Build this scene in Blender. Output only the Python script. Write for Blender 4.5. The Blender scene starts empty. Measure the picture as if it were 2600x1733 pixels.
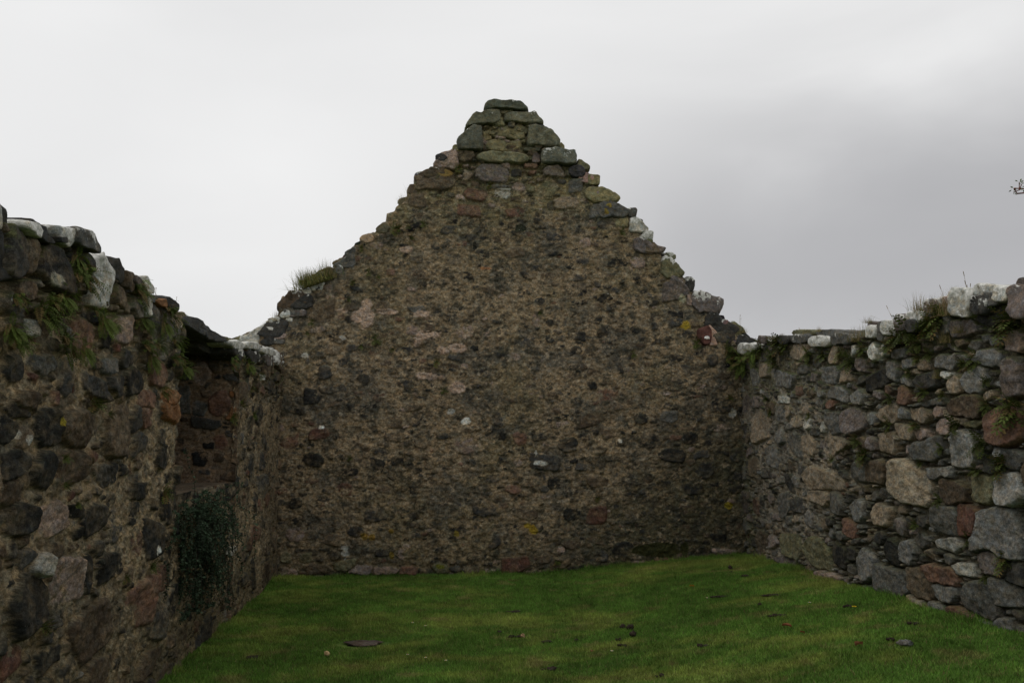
import bpy, math, random
import numpy as np
from mathutils import Vector, Euler
sc = bpy.context.scene
COL = sc.collection
rad = math.radians
# ------------------------------------------------------------------ camera
F_PX = 2600 * 18 / 22.2
TILT = math.atan(238.5 / F_PX)
YAW = math.atan(174 / F_PX * math.cos(TILT))
EYE = (0.0, 0.0, 1.6)
cd = bpy.data.cameras.new('camera'); cam = bpy.data.objects.new('camera', cd); COL.objects.link(cam)
cd.lens = 18; cd.sensor_width = 22.2; cd.clip_end = 2000; cd.clip_start = 0.05
cam.location = EYE; cam.rotation_euler = (math.pi / 2 + TILT, 0, -YAW)
sc.camera = cam
# ------------------------------------------------------------------ overcast sky + soft sun
SUN_EL, SUN_AZ = rad(58), rad(-75)          # azimuth from +Y towards +X : sun high on the left
wd = bpy.data.worlds.new("World"); sc.world = wd; wd.use_nodes = True
nt = wd.node_tree; nt.nodes.clear()
def N(nt, t, **k):
    n = nt.nodes.new(t)
    for a, b in k.items(): setattr(n, a, b)
    return n
out = N(nt, 'ShaderNodeOutputWorld')
sky = N(nt, 'ShaderNodeTexSky', sky_type='NISHITA', sun_disc=False)
sky.sun_elevation = SUN_EL; sky.sun_rotation = SUN_AZ
bg1 = N(nt, 'ShaderNodeBackground'); bg1.inputs[1].default_value = 0.06
nt.links.new(sky.outputs[0], bg1.inputs[0])
tc = N(nt, 'ShaderNodeTexCoord')
mp = N(nt, 'ShaderNodeMapping'); mp.inputs['Scale'].default_value = (1.0, 1.0, 2.6)
nt.links.new(tc.outputs['Generated'], mp.inputs[0])
nz = N(nt, 'ShaderNodeTexNoise'); nz.inputs['Scale'].default_value = 1.7; nz.inputs['Detail'].default_value = 5
nz.inputs['Roughness'].default_value = 0.45; nz.inputs['Distortion'].default_value = 0.5
nt.links.new(mp.outputs[0], nz.inputs['Vector'])
def dotdir(v):
    d = N(nt, 'ShaderNodeVectorMath', operation='DOT_PRODUCT'); nt.links.new(tc.outputs['Generated'], d.inputs[0])
    d.inputs[1].default_value = v; return d.outputs['Value']
def mth(op, a, b, c=None, tree=None):
    t = tree or nt
    m = N(t, 'ShaderNodeMath', operation=op)
    for i, q in enumerate((a, b, c)):
        if q is None: continue
        if isinstance(q, (int, float)): m.inputs[i].default_value = q
        else: t.links.new(q, m.inputs[i])
    return m.outputs[0]
# the cloud deck: a pale even overcast with a heavier grey bank low on the right
nzv = mth('SUBTRACT', nz.outputs['Fac'], 0.5)
def ramp(v, a, b_):
    m = N(nt, 'ShaderNodeMapRange', interpolation_type='SMOOTHSTEP'); nt.links.new(v, m.inputs[0]); m.inputs[1].default_value = a; m.inputs[2].default_value = b_
    m.inputs[3].default_value = 0; m.inputs[4].default_value = 1; return m.outputs[0]
az_ = ramp(mth('ADD', dotdir((math.sin(rad(48)), math.cos(rad(48)), 0)), mth('MULTIPLY', nzv, .45)), .56, .98)
zz = mth('ADD', dotdir((0, 0, 1)), mth('MULTIPLY', nzv, .30))
el_ = mth('MULTIPLY', mth('SUBTRACT', 1.0, ramp(zz, .26, .50)), mth('MULTIPLY_ADD', ramp(zz, .0, .22), .3, .7))
v_ = mth('ADD', mth('SUBTRACT', .845, mth('MULTIPLY', mth('MULTIPLY', az_, el_), .40)), mth('MULTIPLY', nzv, .20))
lf_ = mth('MULTIPLY', ramp(mth('ADD', dotdir((-.75, .66, 0)), mth('MULTIPLY', nzv, .5)), .72, 1.0), mth('SUBTRACT', 1.0, ramp(zz, .12, .34)))
v_ = mth('SUBTRACT', v_, mth('MULTIPLY', lf_, .10))
cr = N(nt, 'ShaderNodeCombineColor')
for i_, k_ in enumerate((1.0, 1.0, .965)):
    nt.links.new(mth('MULTIPLY_ADD', v_, k_, .03 if i_ == 2 else 0.0), cr.inputs[i_])
bg2 = N(nt, 'ShaderNodeBackground'); bg2.inputs[1].default_value = 1.0
nt.links.new(cr.outputs[0], bg2.inputs[0])
mx = N(nt, 'ShaderNodeMixShader'); mx.inputs[0].default_value = 0.97
nt.links.new(bg1.outputs[0], mx.inputs[1]); nt.links.new(bg2.outputs[0], mx.inputs[2]); nt.links.new(mx.outputs[0], out.inputs[0])
sl = bpy.data.lights.new('sun', 'SUN'); sl.energy = 0.6; sl.angle = rad(25); sl.color = (1, .96, .9)
so = bpy.data.objects.new('sun', sl); COL.objects.link(so)
sd = Vector((math.cos(SUN_EL) * math.sin(SUN_AZ), math.cos(SUN_EL) * math.cos(SUN_AZ), math.sin(SUN_EL)))
so.rotation_euler = sd.to_track_quat('Z', 'Y').to_euler()
sc.view_settings.view_transform = 'Standard'; sc.view_settings.look = 'None'
sc.view_settings.gamma = 1; sc.view_settings.exposure = 0.0

# ------------------------------------------------------------------ photo crops -> wall planes
YG, XL, XR = 9.6, -1.832, 3.514             # inner faces of the three walls
CROPS = dict(P=(0, 0, 1), S=(0, 0, 2352 / 2600), A=(1000, 230, 2.34), B=(0, 500, 2.851), C=(0, 1000, 2.139), D=(1750, 650, 2.768),
             E=(1850, 1150, 2.689), F=(600, 600, 3.136), G=(600, 1050, 3.136), H=(1250, 1000, 3.136),
             I=(1600, 600, 4.48), J=(400, 750, 3.92), K=(1150, 230, 6.27), L=(0, 700, 3.92), M=(2200, 900, 3.92),
             Nn=(1100, 500, 5.227), Q=(400, 1350, 2.139), R=(1500, 1350, 2.139))
_fw = (math.sin(YAW) * math.cos(TILT), math.cos(YAW) * math.cos(TILT), math.sin(TILT))
_rt = (math.cos(YAW), -math.sin(YAW), 0); _up = (-math.sin(YAW) * math.sin(TILT), -math.cos(YAW) * math.sin(TILT), math.cos(TILT))
def pix(c, x, y):
    a, b, s = CROPS[c]; return a + x / s, b + y / s
def hit(px, py, ax, val):
    x = (px - 1300) / F_PX; y = (866.5 - py) / F_PX
    d = [_fw[i] + x * _rt[i] + y * _up[i] for i in range(3)]
    k = (val - EYE[ax]) / d[ax]; return [EYE[i] + k * d[i] for i in range(3)]
class Frame:
    """wall frame: u along the wall, v up, w out of the wall into the room"""
    def __init__(s, kind): s.k = kind
    def uv(s, c, x, y):
        px, py = pix(c, x, y)
        if s.k == 'G': p = hit(px, py, 1, YG); return p[0], p[2]
        p = hit(px, py, 0, XL if s.k == 'L' else XR); return p[1], p[2]
    def xyz(s, u, v, w):
        if s.k == 'G': return np.stack([u, YG - w, v], -1)
        if s.k == 'L': return np.stack([XL + w, u, v], -1)
        if s.k == 'R': return np.stack([XR - w, u, v], -1)
        if s.k == 'J': return np.stack([u, JY - w, v], -1)
        if s.k == 'T': return np.stack([u, v, w], -1)
JY = 7.50
FG, FL, FR, FJ, FT = (Frame(k) for k in 'GLRJT')

# ------------------------------------------------------------------ noise
def _h(ix, iy, iz, seed):
    with np.errstate(over='ignore'):
        h = (ix.astype(np.uint32) * np.uint32(374761393)) ^ (iy.astype(np.uint32) * np.uint32(668265263)) ^ (iz.astype(np.uint32) * np.uint32(2147483647 - 5)) ^ np.uint32((seed * 1274126177) & 0xffffffff)
        h = (h ^ (h >> np.uint32(13))) * np.uint32(1274126177); h = (h ^ (h >> np.uint32(15))) * np.uint32(2246822519)
        h ^= h >> np.uint32(13)
    return (h & np.uint32(0xffffff)).astype(np.float32) / 16777215.0
def vn2(x, y, seed):
    xi = np.floor(x); yi = np.floor(y); fx = (x - xi).astype(np.float32); fy = (y - yi).astype(np.float32)
    fx = fx * fx * (3 - 2 * fx); fy = fy * fy * (3 - 2 * fy)
    xi = xi.astype(np.int64); yi = yi.astype(np.int64); z = np.zeros_like(xi)
    a = _h(xi, yi, z, seed); b = _h(xi + 1, yi, z, seed); c = _h(xi, yi + 1, z, seed); d = _h(xi + 1, yi + 1, z, seed)
    return (a * (1 - fx) + b * fx) * (1 - fy) + (c * (1 - fx) + d * fx) * fy
def fbm2(x, y, seed, octv=4, gain=.5):
    s = 0; a = 1; t = 0
    for o in range(octv):
        s = s + a * (vn2(x * 2 ** o + 17.3 * o, y * 2 ** o + 9.1 * o, seed + o) * 2 - 1); t += a; a *= gain
    return s / t
def vn3(x, y, z, seed):
    xi = np.floor(x); yi = np.floor(y); zi = np.floor(z); f = [x - xi, y - yi, z - zi]
    f = [q * q * (3 - 2 * q) for q in f]; I = [q.astype(np.int64) for q in (xi, yi, zi)]
    r = 0
    for dx in (0, 1):
        for dy in (0, 1):
            for dz in (0, 1):
                w = (f[0] if dx else 1 - f[0]) * (f[1] if dy else 1 - f[1]) * (f[2] if dz else 1 - f[2])
                r = r + w * _h(I[0] + dx, I[1] + dy, I[2] + dz, seed)
    return r * 2 - 1
def sstep(a, b, x):
    t = np.clip((x - a) / (b - a), 0, 1); return t * t * (3 - 2 * t)

# ------------------------------------------------------------------ mesh / object helpers
def mesh_np(name, V, Fq, mat, parent=None, col=None, lich=None, smooth=True):
    """V (n,3), Fq (m,k) equal-sided faces"""
    me = bpy.data.meshes.new(name)
    V = np.ascontiguousarray(V, np.float32); Fq = np.ascontiguousarray(Fq, np.int32)
    k = Fq.shape[1]; m = Fq.shape[0]
    me.vertices.add(len(V)); me.vertices.foreach_set('co', V.ravel())
    me.loops.add(m * k); me.loops.foreach_set('vertex_index', Fq.ravel())
    me.polygons.add(m); me.polygons.foreach_set('loop_start', np.arange(0, m * k, k, dtype=np.int32))
    me.polygons.foreach_set('loop_total', np.full(m, k, np.int32))
    me.update(calc_edges=True)
    me.polygons.foreach_set('use_smooth', np.full(m, smooth, bool))
    if col is not None:
        at = me.color_attributes.new('Col', 'FLOAT_COLOR', 'POINT')
        c4 = np.ones((len(V), 4), np.float32); c4[:, :3] = col; at.data.foreach_set('color', c4.ravel())
    if lich is not None:
        at = me.attributes.new('lich', 'FLOAT', 'POINT'); at.data.foreach_set('value', np.ascontiguousarray(lich, np.float32))
    me.materials.append(mat)
    o = bpy.data.objects.new(name, me); COL.objects.link(o)
    if parent: o.parent = parent
    return o
def tag(o, label=None, cat=None, group=None, kind=None):
    if label: o['label'] = label
    if cat: o['category'] = cat
    if group: o['group'] = group
    if kind: o['kind'] = kind
    return o
def empty(name, label, cat, loc=(0, 0, 0), group=None):
    o = bpy.data.objects.new(name, None); COL.objects.link(o); o.location = loc
    o.empty_display_size = .1
    return tag(o, label, cat, group)

# ------------------------------------------------------------------ materials
def new_mat(name):
    m = bpy.data.materials.new(name); m.use_nodes = True; t = m.node_tree; t.nodes.clear()
    o = N(t, 'ShaderNodeOutputMaterial'); b = N(t, 'ShaderNodeBsdfPrincipled'); t.links.new(b.outputs[0], o.inputs[0])
    b.inputs['Roughness'].default_value = .95; b.inputs['Specular IOR Level'].default_value = .15
    return m, t, b
def stone_mat(name, grit=1.0, bump=.5):
    m, t, b = new_mat(name)
    at = N(t, 'ShaderNodeAttribute', attribute_name='Col'); lt = N(t, 'ShaderNodeAttribute', attribute_name='lich')
    tc = N(t, 'ShaderNodeTexCoord'); mp = N(t, 'ShaderNodeMapping'); mp.inputs['Scale'].default_value = (1, 1, 1.25)
    t.links.new(tc.outputs['Object'], mp.inputs[0])
    def noise(s, d=4, r=.6, v=mp.outputs[0]):
        n = N(t, 'ShaderNodeTexNoise'); n.inputs['Scale'].default_value = s; n.inputs['Detail'].default_value = d
        n.inputs['Roughness'].default_value = r; t.links.new(v, n.inputs['Vector']); return n.outputs['Fac']
    def mrange(v, a, b_, c, d_):
        n = N(t, 'ShaderNodeMapRange'); t.links.new(v, n.inputs[0])
        for i, q in enumerate((a, b_, c, d_)): n.inputs[i + 1].default_value = q
        return n.outputs[0]
    g1 = mrange(noise(48, 6, .75), .30, .70, 1 - .62 * grit, 1 + .75 * grit)
    g2 = mrange(noise(14, 3), .3, .7, 1 - .25 * grit, 1 + .25 * grit)
    g3 = mrange(noise(150, 2, .6), .35, .68, .75, 1.35)
    mul = mth('MULTIPLY', mth('MULTIPLY', g1, g2, tree=t), g3, tree=t)
    sc_ = N(t, 'ShaderNodeVectorMath', operation='SCALE'); t.links.new(at.outputs['Color'], sc_.inputs[0]); t.links.new(mul, sc_.inputs['Scale'])
    # small warm / cool drift
    hue = N(t, 'ShaderNodeMix', data_type='RGBA', blend_type='MULTIPLY'); hue.inputs['Factor'].default_value = 1
    rp = N(t, 'ShaderNodeValToRGB'); rp.color_ramp.elements[0].color = (1.10, 1.0, .86, 1); rp.color_ramp.elements[1].color = (.93, 1.0, 1.05, 1)
    rp.color_ramp.elements[0].position = .38; rp.color_ramp.elements[1].position = .62
    t.links.new(noise(22, 4), rp.inputs[0]); t.links.new(sc_.outputs[0], hue.inputs['A']); t.links.new(rp.outputs[0], hue.inputs['B'])
    # dark and pale speckles (aggregate, lichen dots)
    sp = mrange(noise(90, 3, .8), .69, .73, 0, .55)
    m2 = N(t, 'ShaderNodeMix', data_type='RGBA'); t.links.new(sp, m2.inputs['Factor']); t.links.new(hue.outputs['Result'], m2.inputs['A'])
    m2.inputs['B'].default_value = (.36, .34, .29, 1)
    # crustose lichen where the mesh says it grows
    lf = mth('ADD', lt.outputs['Fac'], mth('MULTIPLY', mth('SUBTRACT', noise(11, 7, .68, tc.outputs['Object']), .5, tree=t), 2.3, tree=t), tree=t)
    lm = mrange(lf, .50, .56, 0, .93)
    lc = N(t, 'ShaderNodeValToRGB'); lc.color_ramp.elements[0].color = (.33, .33, .29, 1); lc.color_ramp.elements[1].color = (.76, .75, .70, 1)
    lc.color_ramp.elements[0].position = .35; lc.color_ramp.elements[1].position = .6
    t.links.new(noise(35, 5, .7), lc.inputs[0])
    m3 = N(t, 'ShaderNodeMix', data_type='RGBA'); t.links.new(lm, m3.inputs['Factor']); t.links.new(m2.outputs['Result'], m3.inputs['A']); t.links.new(lc.outputs[0], m3.inputs['B'])
    t.links.new(m3.outputs['Result'], b.inputs['Base Color'])
    bp = N(t, 'ShaderNodeBump'); bp.inputs['Strength'].default_value = bump; bp.inputs['Distance'].default_value = .012
    t.links.new(mth('ADD', noise(45, 6, .7), mth('MULTIPLY', noise(160, 3), .4, tree=t), tree=t), bp.inputs['Height']); t.links.new(bp.outputs[0], b.inputs['Normal'])
    return m
M_RUB = stone_mat('rubble_masonry', 1.0, .9)
M_STONE = stone_mat('weathered_stone', .75, .7)
def leaf_mat(name, rough=.7, trans=.25):
    m, t, b = new_mat(name)
    at = N(t, 'ShaderNodeAttribute', attribute_name='Col'); oi = N(t, 'ShaderNodeObjectInfo')
    hs = N(t, 'ShaderNodeHueSaturation'); t.links.new(at.outputs['Color'], hs.inputs['Color'])
    t.links.new(mth('MULTIPLY_ADD', oi.outputs['Random'], .4, .8, tree=t), hs.inputs['Value'])
    t.links.new(hs.outputs[0], b.inputs['Base Color']); b.inputs['Roughness'].default_value = rough
    tr = N(t, 'ShaderNodeBsdfTranslucent'); t.links.new(hs.outputs[0], tr.inputs[0])
    ms = N(t, 'ShaderNodeMixShader'); ms.inputs[0].default_value = trans
    o = [n for n in t.nodes if n.type == 'OUTPUT_MATERIAL'][0]
    t.links.new(b.outputs[0], ms.inputs[1]); t.links.new(tr.outputs[0], ms.inputs[2]); t.links.new(ms.outputs[0], o.inputs[0])
    return m
M_LEAF = leaf_mat('leaf'); M_GRASS = leaf_mat('grass_blades', .8, .2)

# ------------------------------------------------------------------ stone colours (albedo)
C = dict(k=(.022, .022, .021), d=(.047, .046, .043), g=(.100, .098, .090), G=(.165, .163, .155), L=(.25, .245, .23), b=(.10, .078, .055), B=(.075, .056, .040),
         t=(.24, .195, .145), T=(.285, .24, .18), r=(.145, .085, .062), R=(.10, .052, .040), o=(.19, .095, .045), p=(.26, .20, .17), P=(.165, .138, .128), v=(.128, .110, .102),
         y=(.30, .21, .03), w=(.58, .57, .52), s=(.36, .355, .32), m=(.055, .060, .020), O=(.13, .125, .075), S=(.20, .18, .10))

class Field:
    """stones laid into a bed of mortar on a (u,v) canvas: height and colour maps"""
    def __init__(s, u0, u1, v1, du, seed):
        s.u0, s.u1, s.v1, s.du, s.seed = u0, u1, v1, du, seed
        s.U = np.arange(u0, u1 + du * .5, du).astype(np.float32); s.V = np.arange(0, v1 + du * .5, du).astype(np.float32)
        s.uu, s.vv = np.meshgrid(s.U, s.V, indexing='ij')
        s.D1 = np.full(s.uu.shape, .5, np.float32); s.D2 = np.full(s.uu.shape, .5, np.float32); s.id = np.full(s.uu.shape, -1, np.int32)
        s.rng = random.Random(seed); s.st = []
        s.wu = s.uu + .014 * fbm2(s.uu * 13, s.vv * 13, seed + 50, 4, .6) + .004 * fbm2(s.uu * 60, s.vv * 60, seed + 51, 2)
        s.wv = s.vv + .014 * fbm2(s.uu * 13, s.vv * 13, seed + 60, 4, .6) + .004 * fbm2(s.uu * 60, s.vv * 60, seed + 61, 2)
    def add(s, cu, cv, a, b, col, p=.02, rot=0, tight=1.0, lichen=0, hero=False):
        r = s.rng; mg = .05
        R = math.hypot(a, b) + mg
        i0 = int(max(0, (cu - R - s.u0) / s.du)); i1 = int(min(len(s.U), (cu + R - s.u0) / s.du + 2))
        j0 = int(max(0, (cv - R) / s.du)); j1 = int(min(len(s.V), (cv + R) / s.du + 2))
        if i1 <= i0 or j1 <= j0: return
        x = s.wu[i0:i1, j0:j1] - cu; y = s.wv[i0:i1, j0:j1] - cv
        cs, sn = math.cos(rot), math.sin(rot); x, y = x * cs + y * sn, -x * sn + y * cs
        ang = [k * math.pi / 2 + r.uniform(-.22, .22) for k in range(4)]
        ang += [math.pi / 4 + k * math.pi / 2 + r.uniform(-.35, .35) for k in range(4) if r.random() < .7]
        beta = 9.0 / min(a, b); acc = 0
        for q, t in enumerate(ang):
            c_, s_ = abs(math.cos(t)), abs(math.sin(t))
            sup = (math.hypot(a * c_, b * s_) if q >= 4 else (a * c_ ** 2 + b * s_ ** 2)) * r.uniform(.82, 1.08) * (1.02 if q >= 4 else 1)
            acc = acc + np.exp(np.clip(beta * (x * math.cos(t) + y * math.sin(t) - sup), -40, 40))
        D = np.log(acc) / beta
        d1 = s.D1[i0:i1, j0:j1]; d2 = s.D2[i0:i1, j0:j1]; idd = s.id[i0:i1, j0:j1]
        if hero: D = D - .012
        m = D < d1
        d2[:] = np.where(m, d1, np.minimum(d2, D)); idd[m] = len(s.st); d1[:] = np.where(m, D, d1)
        s.st.append((cu, cv, a, b, p, r.uniform(-1, 1), r.uniform(-1, 1), lichen) + tuple(col) + (.5 if hero else 1.0,))
    def fill(s, levels, colfn, pf):
        r = s.rng
        for a, ar, need, tries in levels:
            for _ in range(tries):
                cu = r.uniform(s.u0, s.u1); cv = r.uniform(0, s.v1)
                i = int((cu - s.u0) / s.du); j = int(cv / s.du)
                aa = a * r.uniform(.8, 1.25); bb = aa / (ar * r.uniform(.75, 1.4))
                if s.D1[min(i, len(s.U) - 1), min(j, len(s.V) - 1)] > need * bb:
                    s.add(cu, cv, aa, bb, colfn(cu, cv, aa, r), pf(cu, cv, aa, r), r.uniform(-.16, .16))
    def solve(s, mortar, mcol, gap=.03, rough=.010, seam=.012, stone_rough=.003, smear=0.0, moss=None):
        T = np.array(s.st, np.float32); I = s.id; ok = I >= 0; I0 = np.where(ok, I, 0)
        S = T[I0]
        e = np.clip(.22 * np.minimum(S[..., 2], S[..., 3]), .006, .022)
        q = np.clip(-s.D1 / e, 0, 1); prof = np.sqrt(np.clip(1 - (1 - q) ** 2, 0, 1))
        sz = np.minimum(S[..., 2], S[..., 3])
        tilt = (S[..., 5] * (s.uu - S[..., 0]) + S[..., 6] * (s.vv - S[..., 1])) * .16
        fine = fbm2(s.uu * 25, s.vv * 30, s.seed + 3, 4, .55)
        facet = fbm2(s.uu * 9 + S[..., 5] * 9, s.vv * 11, s.seed + 9, 3)
        hs = -gap + (gap + S[..., 4]) * prof + (tilt + facet * .014 + fine * stone_rough) * prof
        sm = sstep(0, seam, s.D2 - s.D1); hs = hs * sm + (1 - sm) * np.minimum(hs, -gap * .6)
        hs = np.where(ok & (s.D1 < 0), hs, -9)
        hm = np.maximum(mortar, -gap * 1.3) + rough * fbm2(s.uu * 22, s.vv * 28, s.seed + 4, 5, .75)
        hgt = np.maximum(hs, hm); isS = sstep(-.002, .005, hs - hm)[..., None]; isS = isS * (1 - smear * S[..., 11:12] * sstep(-.35, .45, fbm2(s.uu * 11, s.vv * 14, s.seed + 8, 4, .7))[..., None])
        cn = fbm2(s.uu * 16 + S[..., 5] * 5, s.vv * 22, s.seed + 5, 4, .6)[..., None]
        cl = fbm2(s.uu * 5 + S[..., 6] * 5, s.vv * 5, s.seed + 6, 3)[..., None]
        colS = S[..., 8:11] * (1 + .45 * cn + .3 * cl)
        col = colS * isS + mcol * (1 - isS)
        if moss is not None:      # moss and soil gather on every little ledge
            dv = np.gradient(hgt, s.du, axis=1); led = sstep(.25, 1.1, -dv + .9 * fbm2(s.uu * 7, s.vv * 7, s.seed + 11, 4, .6)) * moss
            col = col * (1 - led[..., None]) + np.array((.050, .060, .018)) * (.6 + .9 * vn2(s.uu * 45, s.vv * 45, s.seed + 12))[..., None] * led[..., None]
        s.h = hgt + .02 * fbm2(s.uu * 1.1, s.vv * 1.1, s.seed + 7, 2)
        s.col = np.clip(col, .008, .8); s.lich = (S[..., 7] * isS[..., 0]).astype(np.float32); s.isS = isS[..., 0]
    def spot(s, cu, cv, a, b, col, seed):
        d = np.sqrt(((s.wu - cu) / a) ** 2 + ((s.wv - cv) / b) ** 2) + .45 * fbm2(s.uu * .9 / a, s.vv * .9 / b, seed, 3)
        m = sstep(1.05, .9, d)[..., None]
        s.col = s.col * (1 - m) + np.array(col, np.float32) * (.85 + .3 * vn2(s.uu * 120, s.vv * 120, seed))[..., None] * m

def wall_mesh(name, fr, f, top, T, parent, step_fn=None, cut=None, mat=None):
    """one skin: front face, over the ragged top and down the back"""
    idx = np.arange(len(f.U)) if step_fn is None else np.array(step_fn(len(f.U)))
    U = f.U[idx]; tp = top(U)
    nb = 14
    n = int(min((tp.max() + T) / f.du + 2, len(f.V))) ; s_ = f.V[:n]
    Sg = np.broadcast_to(s_[None, :], (len(U), n)); tpc = tp[:, None]
    rem = (2 * tpc + T + .2 - s_[-1]) * (np.arange(1, nb + 1) / nb)[None, :] + s_[-1]
    Sg = np.concatenate([Sg, rem], 1)
    v = np.where(Sg < tpc, Sg, np.where(Sg < tpc + T, tpc, tpc - (Sg - tpc - T)))
    dep = np.clip(Sg - tpc, 0, T)
    h = f.h[idx][:, :n]; h = np.concatenate([h, np.repeat(h[:, -1:], nb, 1)], 1)
    col = f.col[idx][:, :n]; col = np.concatenate([col, np.repeat(col[:, -1:], nb, 1)], 1)
    li = f.lich[idx][:, :n]; li = np.concatenate([li, np.repeat(li[:, -1:], nb, 1)], 1)
    r = .07
    a = sstep(-r, r, Sg - tpc) * math.pi / 2 + sstep(-r, r, Sg - tpc - T) * math.pi / 2
    nw, nv = np.cos(a), np.sin(a)
    rnd = -.025 * np.exp(-((Sg - tpc) / .05) ** 2)
    w = -dep + (h + rnd) * nw; v = v + (h + rnd) * nv
    w[:, -1] = -T
    UU = np.broadcast_to(U[:, None], v.shape)
    V = fr.xyz(UU, v, w).reshape(-1, 3)
    nu, ns = v.shape
    g = np.arange(nu * ns).reshape(nu, ns)
    Fq = np.stack([g[:-1, :-1], g[1:, :-1], g[1:, 1:], g[:-1, 1:]], -1)
    if fr.k == 'L': Fq = Fq[..., ::-1]
    keep = np.ones(Fq.shape[:2], bool)
    if cut is not None: keep &= ~cut(UU[:-1, :-1], Sg[:-1, :-1])
    Fq = Fq[keep]
    used = np.unique(Fq); re = np.full(nu * ns, -1, np.int64); re[used] = np.arange(len(used))
    return mesh_np(name, V[used], re[Fq], mat or M_RUB, parent, col.reshape(-1, 3)[used], li.reshape(-1)[used])

_rk = [0]
def rock(name, fr, poly, w0, w1, col, parent, lich=0.0, lgrad=0.3, rough=.012, n=64, boxy=True, label=None, warp=1.0, mat=None):
    """a solid stone: outline poly [(u,v)] in the wall frame, reaching from depth w0 (back) to w1 (front)"""
    _rk[0] += 1; sd_ = _rk[0] * 13
    P = np.array(poly, float); 
    A = 0; cx = cy = 0
    for i in range(len(P)):
        x0, y0 = P[i]; x1, y1 = P[(i + 1) % len(P)]; cr_ = x0 * y1 - x1 * y0; A += cr_; cx += (x0 + x1) * cr_; cy += (y0 + y1) * cr_
    cx /= 3 * A; cy /= 3 * A
    th = np.linspace(0, 2 * math.pi, n, endpoint=False); R = np.zeros(n)
    for k, t in enumerate(th):
        dx, dy = math.cos(t), math.sin(t); best = 0
        for i in range(len(P)):
            x0, y0 = P[i] - (cx, cy); x1, y1 = P[(i + 1) % len(P)] - (cx, cy)
            ex, ey = x1 - x0, y1 - y0; den = dx * ey - dy * ex
            if abs(den) < 1e-12: continue
            tt = (x0 * ey - y0 * ex) / den; q = (x0 * dy - y0 * dx) / den
            if -1e-6 <= q <= 1 + 1e-6 and tt > best: best = tt
        R[k] = best
    R = np.maximum(R, np.median(R) * .15)
    R = .7 * R + .15 * (np.roll(R, 1) + np.roll(R, -1))
    if boxy: pr = [(0, -1), (.4, -1), (.8, -1), (.96, -.94), (1, -.75), (1, -.4), (1, 0), (1, .35), (1, .62), (.995, .8), (.975, .91), (.93, .98), (.84, 1), (.7, 1), (.55, 1), (.4, 1), (.25, 1), (.1, 1), (0, 1)]
    else: pr = [(math.sin(math.pi * k / 18) ** .6, -math.copysign(abs(math.cos(math.pi * k / 18)) ** .75, math.cos(math.pi * k / 18))) for k in range(19)]
    rr = np.array([q[0] for q in pr]); ww = np.array([q[1] for q in pr])
    u = cx + rr[:, None] * R[None] * np.cos(th)[None]; v = cy + rr[:, None] * R[None] * np.sin(th)[None]
    w = np.broadcast_to(((w0 + w1) / 2 + (w1 - w0) / 2 * ww)[:, None], u.shape)
    f1 = 9; sz = float(np.median(R))
    am = min(rough * 2.1, sz * .22) * warp
    def nn(o): return vn3(u * f1 + o, v * f1, w * f1, sd_) * .7 + vn3(u * f1 * 3 + o, v * f1 * 3, w * f1 * 3, sd_ + 1) * .35 + vn3(u * 60 + o, v * 60, w * 60, sd_ + 2) * .12
    u2 = u + am * nn(0); v2 = v + am * nn(31); w2 = w + am * 1.2 * nn(57)
    X = fr.xyz(u2, v2, w2)
    m = len(rr)
    V = X.reshape(-1, 3); g = np.arange(m * n).reshape(m, n)
    gn = np.roll(g, -1, 1)
    Fq = np.stack([g[:-1], gn[:-1], gn[1:], g[1:]], -1).reshape(-1, 4)
    if fr.k in ('R',): pass
    if fr.k == 'L': Fq = Fq[:, ::-1]
    cn = vn3(u * 14, v * 14, w * 14, sd_ + 5) * .3 + vn3(u * 40, v * 40, w * 40, sd_ + 6) * .25
    colv = np.array(col)[None, None] * (1 + cn[..., None])
    vr = (v - v.min()) / max(v.max() - v.min(), 1e-3)
    li = lich + lgrad * (vr - .5) * (1 if lich > 0 else 0)
    li = np.where(lich <= 0, 0, li + (.03 if lich >= .3 else 0))
    return_o = mesh_np(name, V, Fq, mat or M_STONE, parent, np.clip(colv, .01, .8).reshape(-1, 3), li.reshape(-1))
    if label: return_o['label'] = label
    return return_o
def bbpoly(fr, c, x0, y0, x1, y1, seed, cut=.25, sl=0):
    """irregular outline inside a crop box"""
    r = random.Random(seed); a, b, k, d = (r.uniform(.5, 1) * cut for _ in range(4)); e_, f_, g_, h_ = (r.uniform(.3, 1) * cut * 1.2 for _ in range(4))
    w, h = x1 - x0, y1 - y0
    if sl > 0: b, e_ = r.uniform(.5, .75), r.uniform(.5, .78); a *= .4
    if sl < 0: a, h_ = r.uniform(.5, .75), r.uniform(.5, .78); b *= .4
    pts = [(x0 + a * w, y0), (x1 - b * w, y0 + r.uniform(0, .06) * h), (x1, y0 + e_ * h), (x1 - r.uniform(0, .04) * w, y1 - f_ * h), (x1 - k * w, y1), (x0 + d * w, y1 - r.uniform(0, .05) * h), (x0, y1 - g_ * h), (x0 + r.uniform(0, .04) * w, y0 + h_ * h)]
    return [fr.uv(c, *p) for p in pts]
def heroes(f, fr, rows, p=.03):
    for row in rows:
        c, x0, y0, x1, y1, k = row[:6]; pp = row[6] if len(row) > 6 else p; li = row[7] if len(row) > 7 else 0
        q = [fr.uv(c, *z) for z in ((x0, y0), (x1, y0), (x1, y1), (x0, y1))]
        us = [z[0] for z in q]; vs = [z[1] for z in q]
        cu = sum(us) / 4; cv = sum(vs) / 4
        a = (max(us) - min(us)) / 2; b = (abs(q[0][1] - q[3][1]) + abs(q[1][1] - q[2][1])) / 4
        f.add(cu, cv, a * .97, b * .97, C[k], pp, 0, hero=True, lichen=li)
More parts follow.
